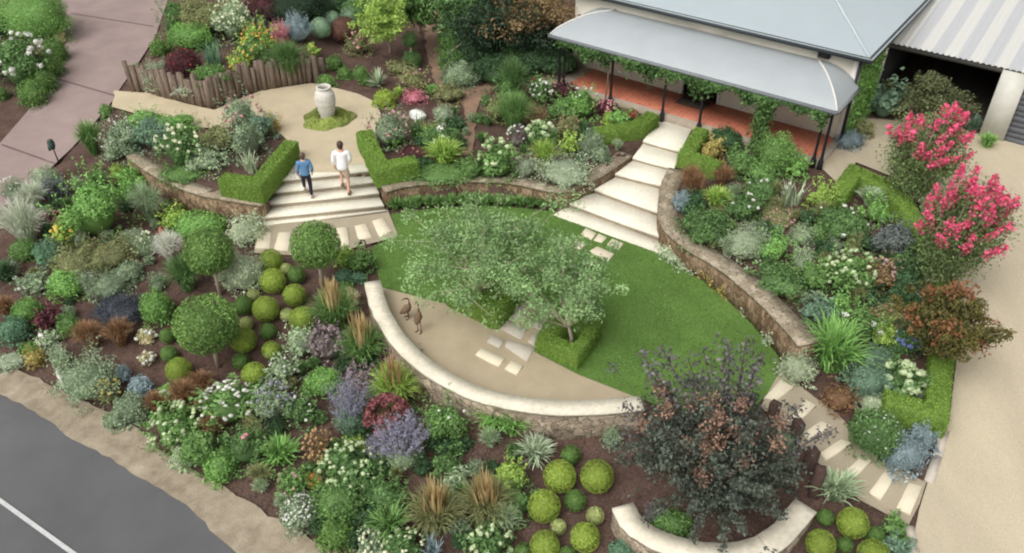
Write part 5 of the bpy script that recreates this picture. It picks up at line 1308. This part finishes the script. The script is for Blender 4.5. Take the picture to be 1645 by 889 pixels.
# ------------------------------------------------------------------ the planting, bed by bed: zoom tile | kind | box in the tile | colour | flowers | label [| name]
plant_table('''
A|mound|150 55 280 220|brt||large bright green rounded shrub at the top corner beside the left driveway
A|shrub|10 110 110 190|dk||dark shrub below the large rounded shrub at the picture's left edge
A|hyd|95 295 240 210|mid|white:26:.12|hydrangea with big white flower heads left of the driveway
A|mound|258 240 95 100|ball||topmost of the dark green domes along the left driveway edge
A|mound|237 312 98 98|ball||second dark green dome along the driveway, beside the white hydrangea
A|mound|205 385 95 90|ball||third dark green dome along the driveway, below the white hydrangea
A|mound|150 445 102 95|ball||lowest dark green dome along the left driveway edge
A|mound|5 445 50 80|ball||dark green dome cut by the left picture edge
A|airy|285 175 60 70|tan||dry straw coloured tuft at the driveway bend under the rounded shrub
A|shrub|825 90 130 170|mid||green shrub at the top right edge of the driveway
A|shrub|945 90 160 190|olive||dull olive shrub between the driveway shrub and the cream one
A|shrub|1105 100 170 190|sage|cream:90:.05|cream variegated shrub, brightest in the raised bed
A|mound|900 170 160 100|brt||bright green mound below the olive shrub
A|mound|848 205 72 60|ball||small dark green dome near the driveway in the raised bed
A|mound|755 230 62 60|boxd||small green dome at the driveway edge above the sleepers
A|mound|655 325 45 80|ball||small upright dark dome at the driveway end of the sleepers
A|mound|870 295 120 115|bur|red:14:.035|burgundy ball shrub behind the sleepers
A|spike|1010 265 125 125|teal||teal fan of sword leaves beside the burgundy ball
A|dust|750 335 120 120|silgr||silver grey cascading plant spilling over the sleepers
A|carpet|915 370 130 60|sil|white:60:.03|white flowering carpet tumbling over the sleeper tops
A|shrub|1000 350 130 70|grn||low green mound under the teal sword leaves
A|leafy|1200 225 110 110|grn|yel:22:.05|yellow day lilies in the raised bed, upper clump
A|leafy|1150 305 100 80|lime|yel:20:.05|yellow day lilies above the sleepers, lower clump
A|mound|505 530 55 65|ball||small green dome at the corner of gravel strip and driveway
A|shrub|690 560 160 80|brt||bright green low hedge plant edging the gravel strip, driveway end
A|shrub|840 592 150 80|brt||bright green low hedge plant edging the gravel strip, court end
A|grass|430 672 155 170|grn||green fountain grass beside the driveway near the garden lamp
A|shrub|590 655 190 170|gg|white:30:.03|grey green shrub speckled white, behind the curved wall's driveway end
A|airy|530 710 100 90|sage|white:22:.03|pale speckled perennial in front of the green fountain grass
A|shrub|722 630 155 140|bluegrn||blue green shrub in the bed above the curved wall
A|hyd|850 690 190 175|mid|cream:34:.07|cream flowering hydrangea just above the curved plaque wall
A|shrub|1035 665 150 120|olive||olive green feathery shrub beside the cream hydrangea
A|leafy|980 760 160 100|sage||grey leaved mound below the olive feathery shrub
A|rose|1150 545 160 160|gg|pink:26:.05|grey green rose with pink flowers at the gravel court
A|shrub|1180 670 150 140|gg||grey green shrub behind the left clipped L hedge
A|carpet|870 825 160 70|grn||low green carpet spilling onto the plaque wall
A|spike|1195 785 90 110|sil||silver sword leaved clump against the left L hedge
B|shrub|55 600 110 130|bluegrn||blue green shrub at the edge of the gravel court
B|carpet|100 590 70 120|gold||golden low plant at the gravel court's rounded bay
E|airy|60 30 120 80|gg|white:30:.03|grey green perennial with white specks under the garden lamp
A|dust|215 850 120 90|silgr||silver lavender mound at the driveway edge below the lamp
A|grass|465 865 120 70|mid||small green grass on the slope below the lamp
A|mound|560 815 50 55|lime||tiny lime dome below the plaque wall's driveway end
A|leafy|635 850 120 95|brt||bright leafy perennial against the outer side of the plaque wall
B|mound|75 50 145 130|bur||dark burgundy shrub at the top of the raised bed
B|leafy|40 85 80 60|dk|red:24:.045|red flowered clump under the dark burgundy shrub
B|dust|45 125 90 70|smoke||lavender grey plant below the red flowers
B|leafy|45 185 140 110|lime|orange:30:.045|orange and yellow day lilies above the sleepers
B|sage|150 165 115 110|pink|pink:60:.06|feathery pink plume shrub beside the blue conifer
B|conifer|225 130 120 125|blu||pale blue dwarf conifer by the pink plumes
B|leafy|287 68 62 50|lime|yel:26:.05|bright yellow flower clump at the top, by the grey green balls
B|ball|455 150 110 100|burb||reddish brown clipped ball below the grey green balls
B|rose|522 200 100 130|olive|pink:12:.06|straggly rose with pink flowers by the reddish brown ball
B|mound|190 15 330 70|dkk||very dark hedge along the top of the raised bed
B|mound|395 20 130 60|dk||dark green shrub behind the grey green balls
B|grass|180 278 215 125|mid||mop of weeping green grass hanging over the sleepers
B|leafy|305 245 42 42|lime|yel:12:.04|little yellow flowered plant on the sleeper post
B|mound|410 302 58 55|ball||first small green dome from the urn's bed top, by the brown mulch
B|mound|455 345 54 50|ball||second small green dome behind the urn
B|mound|530 345 58 52|ball||third small green dome, left of the silver agave
B|mound|365 385 60 50|ball||small green dome nearest the urn's rim
B|mound|556 382 40 42|boxd||small green dome touching the silver agave
B|agave|612 378 112 112|silgr||silver blue spiky agave right of the urn
B|carpet|712 325 70 50|olive||small olive tuft below the twin ball topiary
B|shrub|790 385 110 90|olive|dustpink:22:.035|low shrub flushed pink below the twin ball topiary
B|strap|870 430 70 65|brt||small bright strappy clump at the fork of the dirt track
B|mound|645 470 86 64|box||flattened moss green cushion at the right of the gravel court
B|strap|712 445 60 85|lime||lime strappy clump beside the moss green cushion
B|carpet|790 460 90 50|pink||low dusky pink carpet above the white streaked rock
B|mound|975 188 120 95|brt||bright green mound below the broad shade tree
B|mound|968 270 112 92|ball||dark green round shrub under the bright green mound
B|mound|1010 348 140 100|gg||grey green cushion shrub at the fork of the dirt track
B|grass|1085 245 75 75|grn||small green grass right of the dark green round shrub
B|grass|1055 290 60 65|olive||pale olive grass between two round shrubs
B|sage|1160 290 80 70|mid|lav:40:.05|lavender flowered clump beside the boulder
B|leafy|972 385 45 60|sage|white:6:.06|little white flowered plant in front of the grey green cushion
B|rose|665 610 170 160|gg|dustpink:40:.045|dusty pink rose beside the right L hedge
B|spike|800 620 110 140|mid||dark sword leaved clump below the white streaked rock
B|dust|925 540 75 65|silgr||silver leaved tuft right of the white streaked rock
B|shrub|915 650 150 120|mid|white:5:.09|green shrub with a few big white roses, left of the track's end
B|leafy|690 660 70 70|brt||bright leaved low plant in the rose bed by the right L hedge
B|leafy|860 640 70 60|lime||yellowish leaved clump in front of the sword leaves
B|strap|930 735 185 140|lime||lime green strappy mound above the middle retaining wall
B|carpet|912 815 215 75|grn||low green carpet along the top of the middle wall
B|carpet|790 720 120 60|bur|peach:8:.04|low reddish plant with peach buds inside the right L hedge
B|carpet|1060 800 90 80|grn||low green tuft at the end of the dirt track
C|grass|75 560 190 190|grn||biggest green grass in the bed left of the cottage
C|grass|70 410 190 180|mid||dense green grass standing just behind the biggest grass
C|leafy|205 440 95 110|mid|white:34:.05|white phlox by the cottage's side path
C|leafy|185 388 40 36|grn|red:6:.07|crimson flower by the cottage's side path
C|grass|82 255 120 110|mid||fresh green grass tuft in the shade at the house side path
C|dust|170 255 100 100|mid||green feathery shrub touching the house side path
C|airy|182 540 110 110|bronze||reddish brown hazy grass behind the cream hydrangea
C|carpet|320 435 90 60|bur||low burgundy plant under the left veranda post
C|shrub|412 490 130 140|brt|white:9:.05|fresh green shrub with a few white flowers before the veranda
C|shrub|325 512 150 85|grn||low green feathery shrub before the veranda
C|mound|517 510 88 58|bur|pink:60:.04|pink flowered cushion at the veranda edge
C|mound|525 562 45 45|lime||small lime cushion between pink and red flowered cushions
C|leafy|580 562 78 78|brt||bright green leafy dome inside the left veranda hedge
C|mound|637 548 55 60|mid|red:40:.04|red flowered cushion against the left veranda hedge
C|hyd|205 640 112 120|mid|palegrn:14:.1|creamy green hydrangea behind the lime strappy tuft
C|airy|95 640 100 110|pur|white:26:.04|hazy mauve and white perennial left of the creamy hydrangea
C|rose|330 600 110 120|olive|peach:12:.04|straggly peach rose in the middle of the bed
C|leafy|345 690 80 80|lime||light green leafy clump at the straggly peach rose's foot
C|mound|440 685 90 90|gg||grey green sedum, upper part of the trailing pair
C|mound|490 730 70 70|gg||grey green sedum, lower part of the trailing pair
C|grass|218 745 135 150|lime||lime grass tuft above the pale carpet on the middle wall
C|carpet|318 815 215 125|silgr||pale silvery green carpet at the bend of the middle wall
C|carpet|130 790 90 90|silgr||small silvery carpet left of the lime grass tuft
C|hyd|5 760 160 200|grn|palegrn:22:.08|tall pale green flowering plant at the dirt track's end
C|mound|1085 660 140 90|dk||dark grey green shrub at the right veranda edge
C|shrub|1025 715 92 115|gold||golden leaved shrub inside the right veranda hedge
C|shrub|1155 775 130 110|grn||green shrub right of the golden leaved one
C|grass|920 860 120 95|brn||coppery brown sedge by the right veranda steps
C|grass|1070 850 105 85|brn||second coppery brown sedge, touching the right stepped hedge
D|mound|140 728 170 150|ball||dark green rounded shrub below the right end of the veranda
D|leafy|232 795 110 85|brt||bright leafy shrub at the foot of the right veranda posts
D|shrub|70 830 150 95|grn||feathery green shrub in front of the dark rounded shrub
D|big|600 440 85 85|bluegrn||round leaved clump under the creeper, nearest the wall
D|big|658 490 135 140|bluegrn||large round leaved clump in the carport mouth
D|shrub|552 610 85 130|olive||mossy golden green dome at the cottage's end wall
D|dust|490 665 110 70|blu||blue grey tufted plant at the cottage's end corner
D|agave|1075 600 100 130|bluegrn||blue green big leaved plant at the pale end wall
D|strap|1150 675 100 60|brt||bright grass tuft at the foot of the pale end wall
E|grass|105 215 220 200|pale||larger pale fountain grass at the driveway
E|grass|150 90 150 150|pale||pale fountain grass behind the larger one
E|shrub|238 40 115 95|smoke||dark grey leaved shrub behind the pale fountain grasses
E|leafy|430 125 265 260|brt||largest bright green leafy shrub on the slope
E|leafy|612 45 125 90|brt||smaller bright leafy shrub between the plaque wall and largest shrub
E|grass|705 125 175 160|sage||blue green fountain grass on the slope below the plaque wall
E|leafy|838 180 120 95|lime||yellow green shrub above the upper left standard tree
E|mound|950 205 190 90|brt||bright green cushion right behind the upper left standard tree
E|carpet|255 188 82 66|bur|pink:20:.04|pinkish plant beside the largest pale grass
E|shrub|312 215 100 90|olive||olive brown small shrub right of the pinkish plant
E|leafy|295 262 92 95|lime|yel:16:.06|yellow flowering spurge by the largest leafy shrub
E|dust|375 272 62 62|silgr||small grey tuft right of the yellow spurge
E|mound|110 328 104 82|grn||green mound at the foot of the larger pale grass
E|mound|240 345 118 130|teal||blue green rounded shrub below the yellow spurge
E|strap|25 440 140 240|dk|white:3:.09|dark strappy agapanthus with white heads at the left edge
E|leafy|160 490 110 80|gg|white:4:.05|grey leaved plant right of the dark agapanthus
E|carpet|360 385 180 120|olive||sprawling olive juniper, left half of the long patch
E|carpet|520 355 190 120|olive||sprawling yellow green juniper, right half of the long patch
E|dust|640 275 95 70|silgr||grey leaved tuft in the middle of the slope
E|airy|690 305 110 105|sage|cream:20:.04|pale flowering perennial below the grey leaved tuft
E|grass|805 330 150 210|cream||feathery cream grass behind the upper left standard tree
E|grass|880 450 200 170|mid||dark green grass at the upper left standard tree's foot
E|airy|750 480 90 110|gg||grey hazy perennial left of the dark green grass
E|dust|1148 435 170 150|sil||silver bush between the two upper standard trees
E|carpet|1170 235 160 110|sil||pale silvery carpet at the foot of the plaque wall
F|carpet|20 245 60 90|sil||pale silvery carpet at the left end of the paving strips
E|mound|615 437 105 78|gg||grey green cushion in the middle of the slope mulch
E|mound|305 490 122 122|brt||bright green mound in front of the sprawling juniper
E|airy|395 475 110 120|silgr||thin grey stemmed plant right of the bright green mound
E|dust|520 500 155 90|gg||grey green spreading shrub behind the blue black conifer
E|conifer|570 605 225 150|nvy||blue black spreading conifer on the slope
E|mound|742 600 132 128|brt||bright green clipped round shrub left of the largest standard tree
E|grass|25 610 110 130|brn||rusty brown sedge at the left edge
E|mound|120 617 112 95|brt||bright green round shrub near the left edge
E|mound|65 712 112 98|teal||teal round shrub near the left edge
E|leafy|232 660 95 100|bur||dark purple leaved plant between two green domes
E|mound|325 680 95 88|grn||green dome left of the rusty sedges
E|grass|425 745 150 150|brn||taller rusty brown sedge in front of the blue black conifer
E|grass|570 740 145 115|brn||second rusty brown sedge right of the taller one
E|leafy|225 752 80 62|sage|white:14:.05|white flowers on a grey plant above the fallen marker post
E|airy|275 825 90 120|silgr||silver stalked plant behind the fallen marker post
E|airy|695 745 75 72|tan|white:10:.05|sparse white flowering plant left of the largest standard tree
E|airy|700 850 70 55|tan|white:10:.05|sparse white flowering plant left of the small dark ball
E|mound|140 795 70 50|boxd||small green cushion below the green dome
E|carpet|165 845 70 70|gold||yellowish tuft above the road verge
F|shrub|530 380 115 130|grn||green shrub beside the black path light
F|leafy|455 365 75 70|lime||lime leafy plant between middle standard tree and path light
F|mound|450 450 62 52|teal||small green cushion left in a trio by the seat wall
F|mound|522 460 54 46|teal||small green cushion right in a trio by the seat wall
F|mound|461 503 50 44|grn||small green cushion lowest in a trio by the seat wall
F|plume|400 610 190 200|grn|straw:70:.05|plume grass in front of the middle standard tree
F|plume|535 775 200 200|grn|straw:80:.05|plume grass beside the seat wall's upper curve
F|shrub|375 780 150 190|pur|mauve:40:.06|mauve sedum between the two upper plume grasses
F|shrub|240 775 130 170|sage||grey green leafy shrub left of the mauve sedum
F|shrub|725 835 130 110|pur|mauve:34:.05|mauve sedum hugging the seat wall
F|airy|490 560 90 60|tan||dry flower tuft by the upper plume grass
G|carpet|850 350 120 80|sil||silver edging plant at the foot of the veranda steps
G|carpet|935 400 130 80|sil||second silver edging plant along the curved lawn edge
G|mound|1035 438 122 92|gold||olive gold cushion at the foot of the right retaining wall
G|mound|1105 505 90 78|gold||second olive gold cushion along the right wall
G|mound|1165 568 60 60|brn||rust tinted cushion along the right wall
G|carpet|1195 610 60 80|sil||small pale tuft after the rust tinted cushion
G|dust|882 95 80 95|blu||blue leaved tuft at the top of the right wall
G|grass|930 25 130 80|brn||brown sedge behind the blue leaved tuft
G|strap|1040 85 150 130|lime||lime strappy grass behind the right wall
G|shrub|1165 130 130 160|mid|white:8:.06|dark green white flowering shrub behind the lime grass
G|shrub|985 220 220 110|mid||long low green shrub on the inner side of the right wall
G|dust|1190 290 170 150|silgr||lavender grey mound behind the right wall
G|airy|1110 235 90 70|olive||thin grassy tuft between the low shrub and lavender
H|shrub|70 40 120 90|mid|white:5:.06|green rose with white blooms left of the silver swords
H|shrub|25 110 110 110|mid||dark green shrub next to the pink flowered carpet
H|spike|215 70 120 150|silgr|white:6:.05|silver sword leaved clump with white flowers in the right bed
H|shrub|368 75 120 140|lime||bright lime upright shrub against the turned hedge end
H|carpet|140 170 160 85|olive|dustpink:50:.035|pink flowered carpet in the right bed
H|shrub|450 190 210 130|mid|white:9:.05|standard rose with white blooms in the right bed
H|leafy|610 145 110 100|brt||light green leafy plant right of the white standard rose
H|strap|590 85 130 80|sage||variegated strappy clump inside the turned hedge end
H|shrub|705 275 175 170|smoke||blue grey leaved shrub in front of the upper crepe myrtle
H|dust|260 262 95 90|sage||pale leaved plant below the pink flowered carpet
H|mound|332 250 70 80|grn||small green shrub beside the pale leaved plant
H|shrub|130 315 150 130|brt||bright green upright shrub on the right wall's bed
H|airy|270 365 130 90|sage||light feathery plant right of the bright upright shrub
H|shrub|145 470 215 150|mid||big low green shrub along the right wall
H|shrub|310 455 140 130|grn||feathery green shrub right of the big low one
H|hyd|480 440 200 175|grn|palegrn:44:.062|pale green hydrangea in the middle of the right bed
H|shrub|630 450 130 150|bronze|dustpink:40:.04|dusky pink flowering shrub right of the pale hydrangea
H|shrub|745 480 190 150|dk||dark green shrub under the lower crepe myrtle
H|leafy|760 375 90 110|mid|white:14:.03|dark leafy plant with tiny white flowers by the myrtles
H|leafy|350 625 130 120|bluegrn||blue green leafy plant by the end of the right wall
H|shrub|450 600 110 150|brt||upright bright green shrub in the lower right bed
H|shrub|545 690 170 170|grn|white:4:.08|tall green shrub with two white blooms in the lower right bed
H|shrub|670 640 130 75|olive|peach:26:.04|peach tinted low shrub in the lower right bed
H|shrub|640 730 120 110|lime||yellow green shrub above the blue flowers
H|mound|700 580 100 80|dk||dark round shrub beneath the dusky pink one
H|mound|830 560 100 90|dk||dark shrub at the base of the lower crepe myrtle
H|hyd|750 765 105 75|mid|blue:16:.07|blue hydrangea inside the long hedge
H|shrub|830 730 150 120|dk||dark green shrub between blue hydrangea and bronze myrtle
H|strap|410 815 320 190|brt||big glossy strappy mound at the end of the right wall
H|dust|610 850 140 110|bluegrn||grey green feathery plant right of the strappy mound
H|carpet|20 590 60 100|pale||pale tuft in the strip below the right wall, upper
H|strap|100 665 110 110|lime||yellow green strappy tuft in the strip below the right wall
H|mound|185 755 80 90|olive||olive cushion in the strip below the right wall
H|carpet|130 750 70 90|sil||silver tuft in the strip, left of the olive cushion
L|dust|225 55 130 150|sil||silver white bush where the winding path leaves the lawn
L|dust|540 110 160 160|bluegrn||blue grey feathery bush between strappy mound and white hydrangea
L|hyd|690 110 150 165|mid|palegrn:26:.1|white hydrangea in the corner of the long hedge
L|dust|560 205 115 52|sil||silver dusty cushion at the corner of the long hedge
L|spike|795 185 60 80|silgr||silver sword leaves under the hedge corner hydrangea
L|mound|585 345 195 172|mid|white:20:.02|large dark green dome beside the winding path
L|dust|715 440 160 140|blu||blue grey grass dome at the path corner, larger
L|dust|785 370 110 105|blu||blue grey grass dome at the path corner, smaller
L|strap|400 600 200 170|sage||variegated green and white grass below the dark timber posts
L|shrub|672 850 105 95|bluegrn||grey green shrub at the lower right path edge
L|leafy|660 780 80 75|grn||small green plant near the end of the winding path
L|dust|160 385 100 90|gg||grey green plant between the dark timber posts
L|carpet|420 190 120 100|brn||rusty low carpet on the mulch inside the path bend
I|carpet|40 25 130 70|silgr||grey carpet at the left end of the road verge
I|carpet|385 110 210 170|gg||grey green carpet right of the fallen marker post
I|spike|265 35 90 80|sage||pale sword leaved tuft at the fallen marker post's top
I|conifer|548 85 65 130|blu||slim blue conifer above the road verge
I|mound|625 135 82 82|blu||round blue conifer beside the slim one
I|airy|480 165 105 140|olive|yel:30:.03|yellow speckled plant left of the blue conifers
I|mound|588 240 115 110|gg||grey cushion beneath the blue conifers
I|mound|520 290 90 65|gg||grey cushion nearest the road verge
I|grass|700 225 110 90|brn||rusty sedge leftmost above the lower hydrangeas
I|grass|825 185 130 100|brn||rusty sedge between the leftmost one and the hydrangea
I|grass|905 130 120 95|brn||rusty sedge topmost, under the box balls
I|grass|890 240 80 85|brn||rusty sedge between the two white hydrangeas
I|grass|955 320 110 80|brn||rusty sedge below the upper white hydrangea
I|hyd|1028 215 200 200|grn|white:64:.05|upper white hydrangea below the lowest large box ball
I|hyd|775 310 185 190|grn|palegrn:56:.058|creamy white hydrangea nearest the road
I|dust|815 455 92 100|sil||silver plant at the verge below the creamy hydrangea
I|shrub|900 420 170 200|grn||green feathery shrub right of the creamy hydrangea
I|mound|985 490 130 115|brt||bright green cushion near the mulch edge
I|rose|1090 410 165 220|mid|pink:6:.05|rangy green rose with one pink bloom
I|leafy|745 165 42 52|brt|white:5:.06|little white flower left of the rusty sedges
J|shrub|110 210 160 190|gg|lav:40:.04|grey green shrub topped with lavender flowers
J|shrub|225 245 125 200|mid|white:10:.04|green rose with a few white blooms
J|strap|140 445 175 180|brt||bright green star shaped strappy clump
J|airy|310 410 140 140|bronze|tan:50:.04|brown seed headed perennial right of the star shaped clump
J|airy|20 300 120 140|olive||olive leaved thin shrub left of the lavender topped one
J|shrub|40 400 110 140|mid||green shrub at the left of the star shaped clump
J|sage|450 225 230 250|bluegrn|lav:120:.05|blue flowering catmint bush
J|shrub|500 110 150 90|pur|mauve:40:.05|mauve sedum above the blue catmint bush
J|mound|330 115 122 105|brt||bright green dome left of the mauve sedum
J|shrub|160 60 130 110|sage|white:8:.03|sage green shrub below the leafy grey one
J|plume|650 130 190 200|lime|tan:60:.04|plume grass by the seat wall's lower curve
J|sage|620 280 170 220|bronze|crimson:110:.08|crimson plumed shrub behind the lavender haze
J|sage|690 380 250 250|sage|lav:150:.07|big lavender haze of russian sage
J|shrub|880 290 170 190|grn|white:5:.04|broad green shrub between crimson plumes and the seat wall
J|strap|1090 280 190 170|brt||bright strappy clump outside the seat wall
J|hyd|455 500 230 190|mid|palegrn:64:.052|white hydrangea beneath the blue catmint bush
J|mound|400 640 200 115|grn||lime green spreading cushion below the white hydrangea
J|leafy|470 400 72 62|lime||lime leafy sprig above the white hydrangea
J|rose|200 570 120 120|grn|dustpink:7:.045|small dusty pink rose near the lime cushion
J|leafy|292 560 62 52|lime|orange:18:.045|orange flowered clump next to the small rose
J|mound|228 700 140 130|gg|white:110:.025|white speckled cushion nearest the road verge
J|mound|385 790 140 95|boxd||dark moss green cushion at the mulch edge
J|strap|630 760 190 150|grn||star shaped green clump near the bottom edge
J|shrub|610 620 170 150|mid||ferny green shrub above the star shaped clump at the bottom
J|plume|830 690 220 330|olive|straw:90:.05|left of the two big striped plume grasses at the bottom
J|plume|1060 650 220 320|olive|straw:90:.05|right of the two big striped plume grasses at the bottom
J|shrub|890 480 120 110|mid||green shrub between the two big plume grasses' tops
J|leafy|930 560 90 80|sage||grey leafy clump between the two big plume grasses
J|shrub|550 850 120 90|gg|cream:34:.04|cream flowered shrub at the bottom edge, under the star clump
J|shrub|690 850 150 90|mid|cream:30:.04|green shrub with cream flowers at the bottom edge, next to blue swords
J|spike|820 870 100 60|blu||blue sword tuft at the bottom edge
J|hyd|1080 840 175 130|mid|palegrn:28:.06|pale hydrangea at the bottom edge below the right plume grass
J|grass|560 610 110 120|mid||green grass beneath the lavender haze
J|sage|580 430 120 120|sage|lav:60:.06|small lavender haze beside the white hydrangea
K|strap|65 300 210 150|brt||bright strappy clump under the seat wall, lower end
K|strap|165 440 170 170|silgr||silver strappy clump left of the large box balls
K|shrub|55 545 130 130|lime||light green shrub right of the big plume grasses
K|shrub|85 655 160 100|mid||dark green shrub left of the large box balls
K|grass|30 740 130 110|sage||grey green grass at the lower middle, beside box balls
K|airy|510 365 100 110|gg||lone grey green seedling on the mulch below the seat wall
K|mound|775 750 135 100|grn||green plant just inside the short seat wall
K|dust|560 870 90 60|teal||teal tuft at the bottom edge by the short seat wall
K|airy|690 700 90 80|pur||mauve stemmed plant inside the short seat wall
''')
for i in range(15):                                    # agapanthus along the foot of the middle wall
    t = i / 14
    plant('strap', 634 + 256 * t, 329 - 6 * math.sin(t * 3.1), 28, 26, 'grn', None, 'dark green strappy plant in the row at the foot of the middle retaining wall', group='strappy plants along the middle wall')
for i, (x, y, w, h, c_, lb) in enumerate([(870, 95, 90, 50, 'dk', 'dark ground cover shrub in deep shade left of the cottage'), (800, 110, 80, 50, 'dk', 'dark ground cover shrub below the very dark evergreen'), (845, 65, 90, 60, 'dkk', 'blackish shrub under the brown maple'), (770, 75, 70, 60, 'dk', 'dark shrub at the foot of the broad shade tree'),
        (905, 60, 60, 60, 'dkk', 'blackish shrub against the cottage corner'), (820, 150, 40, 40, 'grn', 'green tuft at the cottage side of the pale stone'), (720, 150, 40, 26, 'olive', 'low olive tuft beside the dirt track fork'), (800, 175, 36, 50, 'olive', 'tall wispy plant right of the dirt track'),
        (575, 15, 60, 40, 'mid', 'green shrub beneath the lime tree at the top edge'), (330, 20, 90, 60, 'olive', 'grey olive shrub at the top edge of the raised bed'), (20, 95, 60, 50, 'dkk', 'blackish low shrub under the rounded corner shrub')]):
    plant('shrub', x, y, w, h, c_, None, lb)

# self-sown fillers in the gaps between the larger plants
rgf = np.random.default_rng(5)
def fillers(poly, n, size, kinds, label, group, gap=.62):
    poly = np.array(poly, float); lo, hi = poly.min(0), poly.max(0); k = 0
    for _ in range(4000):
        if k >= n: break
        x, y = rgf.uniform(lo, hi)
        if not inpoly((x, y), poly)[0]: continue
        w = rgf.uniform(*size) * (.75 + .5 * y / 889)
        if any(abs(x - a) < (c * .5 + w * .5) * gap and abs(y - b) < (d * .5 + w * .4) * gap for a, b, c, d in PLACED): continue
        kd, cl = kinds[rgf.integers(len(kinds))]
        plant(kd, x, y, w, w * .85, cl, None, label, name='filler_plant', cat='small plant', group=group, grow=1.0); k += 1
KF = [('airy', 'mid'), ('airy', 'olive'), ('grass', 'olive'), ('shrub', 'dk'), ('airy', 'gg'), ('leafy', 'dk'), ('grass', 'sage'), ('airy', 'dk'), ('grass', 'mid')]
fillers([(300,650),(430,620),(480,560),(560,520),(600,580),(690,640),(760,670),(860,690),(850,760),(830,889),(560,880),(470,820),(390,770)], 42, (22, 42), KF, 'small green plant filling a gap in the front bed outside the seat wall', 'small fillers in the front bed')
fillers([(1100,330),(1200,290),(1330,330),(1430,400),(1480,500),(1430,600),(1330,540),(1250,460),(1150,400)], 36, (22, 40), KF, 'small green plant filling a gap in the bed above the long right wall', 'small fillers in the right bed')
fillers([(640,260),(700,190),(800,150),(880,160),(960,200),(1000,240),(900,285),(760,275)], 22, (16, 30), KF, 'small green plant filling a gap in the bed above the middle wall', 'small fillers in the middle bed')
fillers([(20,420),(110,300),(200,240),(300,350),(250,440),(230,520),(140,560),(30,520)], 18, (16, 30), KF, 'small green plant filling a gap on the slope below the left driveway', 'small fillers on the slope')
